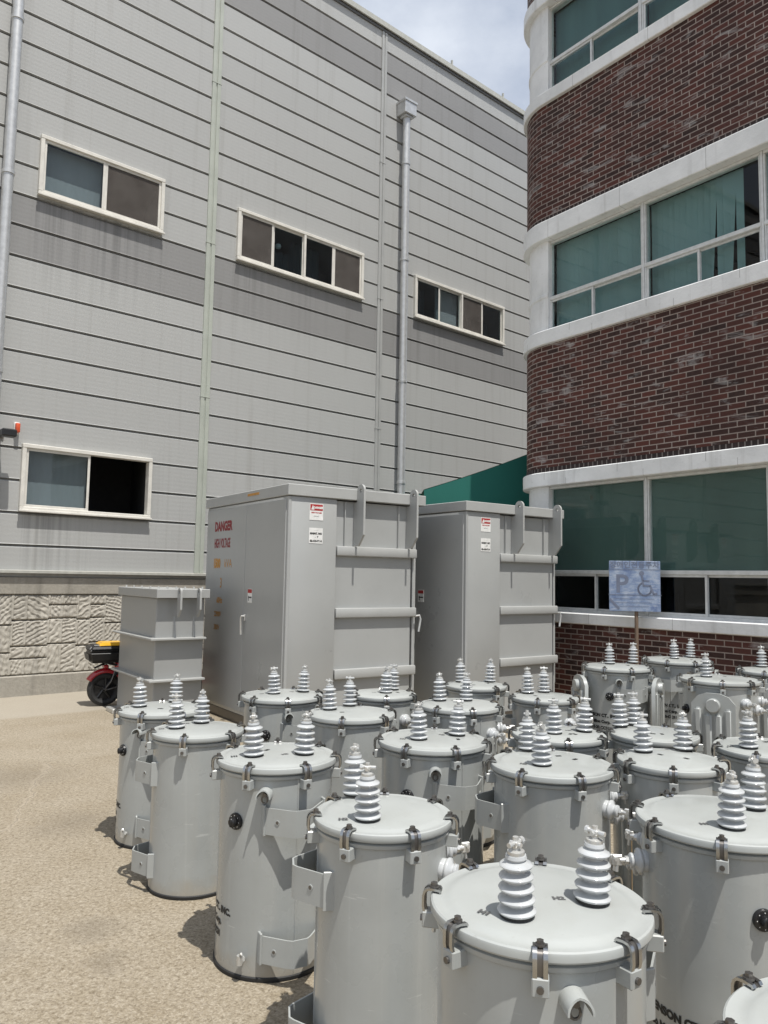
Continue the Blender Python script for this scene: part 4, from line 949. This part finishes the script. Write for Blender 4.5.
def transformer(key, x, y, D, h, bush, label, tz=.275, br=55, n=7, ph=None, knob=None, lug_=None, text=None, lv=None, rads=(), bseed=0, strap=False, marks=True, single=False):
    root = empty('transformer', (x, y, 0)); tag(root, label, 'transformer', GT)
    L = math.hypot(x, y); right = Vector((y / L, -x / L)); tow = Vector((-x / L, -y / L))
    def ang(phi): d = cos(R(phi)) * right + sin(R(phi)) * tow; return math.atan2(d.y, d.x)   # angle in the world, 0 = to the viewer's right, 90 = towards the yard's entrance
    RL = D / 2; RB = RL * .925; rnd = random.Random(sum(map(ord, key)))
    # body: sheet steel with a weld seam and the odd shallow dent
    nseg, zs = 72, [.012, .03] + [.03 + (h - .085) * k / 22 for k in range(1, 23)] + [h - .03]
    dents = [(rnd.uniform(0, 2 * pi), rnd.uniform(.2, .7) * h, rnd.uniform(.04, .09), rnd.uniform(.0015, .004)) for _ in range(5)]
    vs = []; fs = []
    for z in zs:
        for k in range(nseg):
            a = 2 * pi * k / nseg; r = RB
            for (da, dz, dw, dd) in dents:
                q = ((((a - da + pi) % (2 * pi)) - pi) * RB) ** 2 + (z - dz) ** 2; r -= dd * math.exp(-q / (2 * dw * dw))
            r += .0008 * sin(3 * a + x * 7) * sin(z * 6 + y)
            vs.append((r * cos(a), r * sin(a), z))
    for j in range(len(zs) - 1):
        for k in range(nseg): fs.append((j * nseg + k, j * nseg + (k + 1) % nseg, (j + 1) * nseg + (k + 1) % nseg, (j + 1) * nseg + k))
    b = MB(); b.add(vs, fs); b.add([(RB * .99 * cos(2 * pi * k / nseg), RB * .99 * sin(2 * pi * k / nseg), .012) for k in range(nseg)], [tuple(reversed(range(nseg)))])
    sa = ang(br - 2); sb = Vector((cos(sa), sin(sa), 0)) * (RB - .001)
    b.tube([sb + Vector((0, 0, .02)), sb + Vector((0, 0, h * .3)), sb + Vector((0, 0, h * .6)), sb + Vector((0, 0, h - .04))], .0045, 6)
    b.lathe([(RB, h - .052), (RB + .008, h - .047), (RB + .010, h - .036), (RB, h - .031)], nseg)
    b.build('tank', M['tank_body'], root, None, 40)
    b = MB(); b.lathe([(RB * .9, 0), (RB + .003, 0), (RB + .005, .006), (RB + .005, .016), (RB + .001, .020)], nseg); b.build('base_ring', M['rubber'], root)
    b = MB(); b.lathe([(0, h + .009), (RL * .4, h + .0085), (RL * .78, h + .006), (RL * .84, h + .003), (RL * .87, h - .001), (RL * .925, h - .0015), (RL * .978, h), (RL * .994, h - .003), (RL, h - .008), (RL, h - .021), (RL * .99, h - .0255), (RL * .95, h - .0285), (RL * .9, h - .0285)], 72)
    lid = b.build('lid', M['lid'], root, None, 30)
    ph = rnd.uniform(0, 360 / n) if ph is None else ph
    for k in range(n):
        a = ang(ph + 360 * k / n) + rnd.uniform(-.02, .02); Mx = Tm(RL * cos(a), RL * sin(a), h, a)
        c = link('clamp', cached('clamp', m_clamp), root, Mx)
        link('bolt', cached('cbolt', m_clamp_bolt), c); link('clamp_block', cached('cblock', m_clamp_block), c)
    for i, (dx, dy) in enumerate(bush):
        a = rnd.uniform(0, 2 * pi); tl = .045; d = Vector((dx, dy, 0)); ax = Vector((-d.y, d.x, 0)).normalized() if d.length > .01 else Vector((1, 0, 0))
        Mx = Matrix.Translation((dx, dy, h + .006)) @ Matrix.Rotation(tl, 4, ax) @ Matrix.Rotation(a, 4, 'Z')
        bu = link('bushing', cached('bushing', m_bushing), root, Mx); bu.location.z += .004
        link('gasket', cached('gasket', m_gasket), bu); link('terminal', cached('terminal', m_terminal), bu)
        if marks:
            q = Vector((-dy, dx, 0)).normalized() * .085 if d.length > .01 else Vector((.085, 0, 0))
            q = -.080 * Vector((right.x, right.y, 0)) + .01 * Vector((tow.x, tow.y, 0))
            link('terminal_mark', cached('mk%d' % i, lambda: m_mark('H%d' % (i + 1))), lid, Matrix.Translation((dx + q.x, dy + q.y, h + .0098)) @ Matrix.Rotation(math.atan2(right.y, right.x) + rnd.uniform(-.5, .5), 4, 'Z'))
    if marks:
        for _ in range(2):
            a = rnd.uniform(0, 2 * pi); rr = RL * rnd.uniform(.25, .5); px, py = rr * cos(a), rr * sin(a)
            if all(math.hypot(px - d[0], py - d[1]) > .075 for d in bush): link('rating_tag', cached('plate', m_plate), lid, Tm(px, py, h + .0092, rnd.uniform(0, 3)))
    a = ang(br)
    for z in (h - .205, .135): link('hanger_bracket', cached(('br', round(RB, 3)), lambda: m_bracket(RB, .105)), root, Tm(0, 0, z, a))
    lg = ang(br + 34 if lug_ is None else lug_); link('lug_hood', cached('lug', m_lugt), root, Tm(RB * cos(lg), RB * sin(lg), h - .105, lg))
    a = ang(br + 66 if knob is None else knob); link('tap_knob', cached('knob', m_knob), root, Tm(RB * cos(a), RB * sin(a), h - .225, a))
    a = ang(br + 48); link('drain_valve', cached('valve', m_valve), root, Tm(RB * cos(a), RB * sin(a), .085, a))
    lva = br + 190 if lv is None else lv
    for k, da in enumerate((-24, 0, 24)):
        a = ang(lva + da); lb = link('low_voltage_bushing', cached('lv', m_lv), root, Tm(RB * cos(a), RB * sin(a), h - .15 - (.05 if k == 1 else 0), a) @ Matrix.Scale(.84, 4)); link('terminal', cached('lvt', m_lv_terminal), lb)
        if strap and k == 1:
            s_ = MB(); s_.box(.100, .104, -.016, .016, -.36, .03, .001); s_.build('strap', M['copper_tan'], lb)
    ta = ang(br + 152 if text is None else text)
    for i in range(len(LINES)): link('stencil_text', cached(('tx', round(RB, 3), i), lambda: m_text(RB, i)), root, Tm(0, 0, tz * h, ta))
    for rphi in rads:
        a = ang(rphi); link('radiator', cached(('rad', round(h, 2)), lambda: m_radiator(h - .20)), root, Tm(RB * cos(a), RB * sin(a), h - .075, a))
    return root

TF = {
 'A': ((-1.373, 4.943, .540, .784, [(-.133, -.027), (.035, .175)]), 'round transformer standing in front of the short ribbed tank, black dial at its left', dict(br=88, knob=150, lug_=118, n=7, ph=13, text=218)),
 'B': ((-.980, 4.228, .488, .796, [(-.105, -.030), (-.010, .125)]), 'plain fronted round transformer with a lower bracket sticking out left over bare concrete', dict(br=186, n=6, ph=47)),
 'C': ((-.452, 3.477, .525, .838, [(-.091, -.07), (.120, -.017)]), 'whole round transformer with black dial, two front brackets and stencilled lines beside open concrete', dict(br=70, knob=131, lug_=100, n=7, ph=12, text=204)),
 'D': ((.015, 2.722, .478, .820, [(-.103, .174), (-.051, -.107)]), 'bare fronted round transformer directly left of the nearest one, brackets on its left edge', dict(br=172, n=7, ph=14)),
 'E': ((.407, 2.012, .547, .820, [(-.075, -.108), (.127, -.021)]), 'nearest round transformer, its whole lid with two wide set insulators at the bottom', dict(br=-34, n=8, ph=0, lug_=74, knob=106, lv=238)),
 'F': ((1.184, 2.731, .575, .820, [(-.029, -.134), (.143, .082)]), 'large round transformer at the right with black dial and stencilled name', dict(br=5, n=8, ph=92, knob=66, lug_=38, text=150, lv=182)),
 'G': ((.898, 1.402, .550, .820, [(.05, .13), (.12, -.08)]), 'round transformer in the bottom right corner, only its lid edge showing', dict(br=300, n=8, ph=158)),
 'H': ((.265, 3.962, .552, .820, [(-.072, -.061), (.127, .053)]), 'round transformer with half hidden black dial and front bracket, behind the bare fronted one', dict(br=58, n=7, ph=14, lug_=87, knob=117)),
 'I': ((.759, 3.489, .539, .820, [(-.065, .208), (-.058, -.079)]), 'round transformer with left edge bracket and tan strap, right behind the nearest one', dict(br=168, n=7, ph=14, lv=2, strap=True)),
 'J': ((1.328, 3.597, .475, .820, [(-.089, .108), (.115, .158)]), 'round transformer with insulators side by side, directly behind the large stencilled one', dict(br=215, n=7, ph=36)),
 'K': ((-.175, 4.677, .523, .820, [(-.129, .04), (-.018, .19)]), 'bare fronted round transformer below the sticker corner of the lettered cabinet', dict(br=190, n=6, ph=42, lv=10)),
 'L': ((-.670, 5.337, .551, .820, [(-.052, -.031), (.132, .082)]), 'round transformer with black dial standing below the door of the lettered cabinet', dict(br=60, n=7, ph=30, lug_=81, knob=113)),
 'M': ((.017, 5.471, .460, .820, [(.018, -.032), (.069, .117)]), 'round transformer with overlapping insulators below the lowest rail of the lettered cabinet', dict(br=195, n=6, ph=25)),
 'N': ((.510, 5.056, .528, .820, [(-.122, .074), (.05, .093)]), 'round transformer in front of the dark gap between the two tall cabinets', dict(br=60, n=7, ph=20, lv=15)),
 'O': ((.726, 5.994, .470, .820, [(-.106, .083), (.124, .112)]), 'mostly hidden round transformer before the dark side of the unlettered cabinet', dict(br=60, n=6, ph=50)),
 'P': ((1.137, 5.454, .470, .820, [(-.098, .077), (.025, .138)]), 'round transformer below the lowest rail of the unlettered cabinet', dict(br=190, n=6, ph=40)),
 'Q': ((.946, 4.165, .489, .820, [(-.038, -.056), (.136, .011)]), 'round transformer directly behind the one with the tan strap', dict(br=70, n=7, ph=27, lv=190)),
 'R': ((2.030, 6.728, .583, .900, [(-.036, .085), (.200, .190)]), 'tall round transformer with black dial and side radiators under the parking sign', dict(br=62, n=8, ph=20, knob=103, lug_=87, text=150, tz=.56, rads=(157, 14), lv=250)),
 'S': ((2.800, 7.400, .620, .900, [(-.02, .0), (.19, .15)]), 'tall round transformer close to the brick wall, just right of the sign pole', dict(br=103, n=8, ph=15, text=135, tz=.55, rads=(5,), knob=60)),
 'T': ((2.595, 5.994, .580, .900, [(-.098, .006)]), 'tall round transformer with a ribbed radiator facing forward and a single insulator', dict(br=215, n=8, ph=42, rads=(98,), lv=28, knob=150, text=190)),
 'U': ((3.312, 6.598, .560, .900, [(-.006, .184), (.18, .10)]), 'tall round transformer against the brick wall, cut by the right photo edge', dict(br=230, n=8, ph=150, rads=(95,), lv=180)),
 'V': ((1.462, 4.205, .460, .820, [(-.14, .13), (-.045, .185)]), 'small round transformer nearly hidden in front of the one under the sign', dict(br=250, n=6, ph=165, lv=20)),
 'W': ((1.926, 3.894, .520, .820, [(-.13, -.06), (.10, .05)]), 'round transformer at the right photo edge, directly before the forward facing radiator', dict(br=250, n=7, ph=155)),
}
for k, (a, lb, kw) in TF.items(): transformer(k, *a[:4], a[4], lb, **kw)
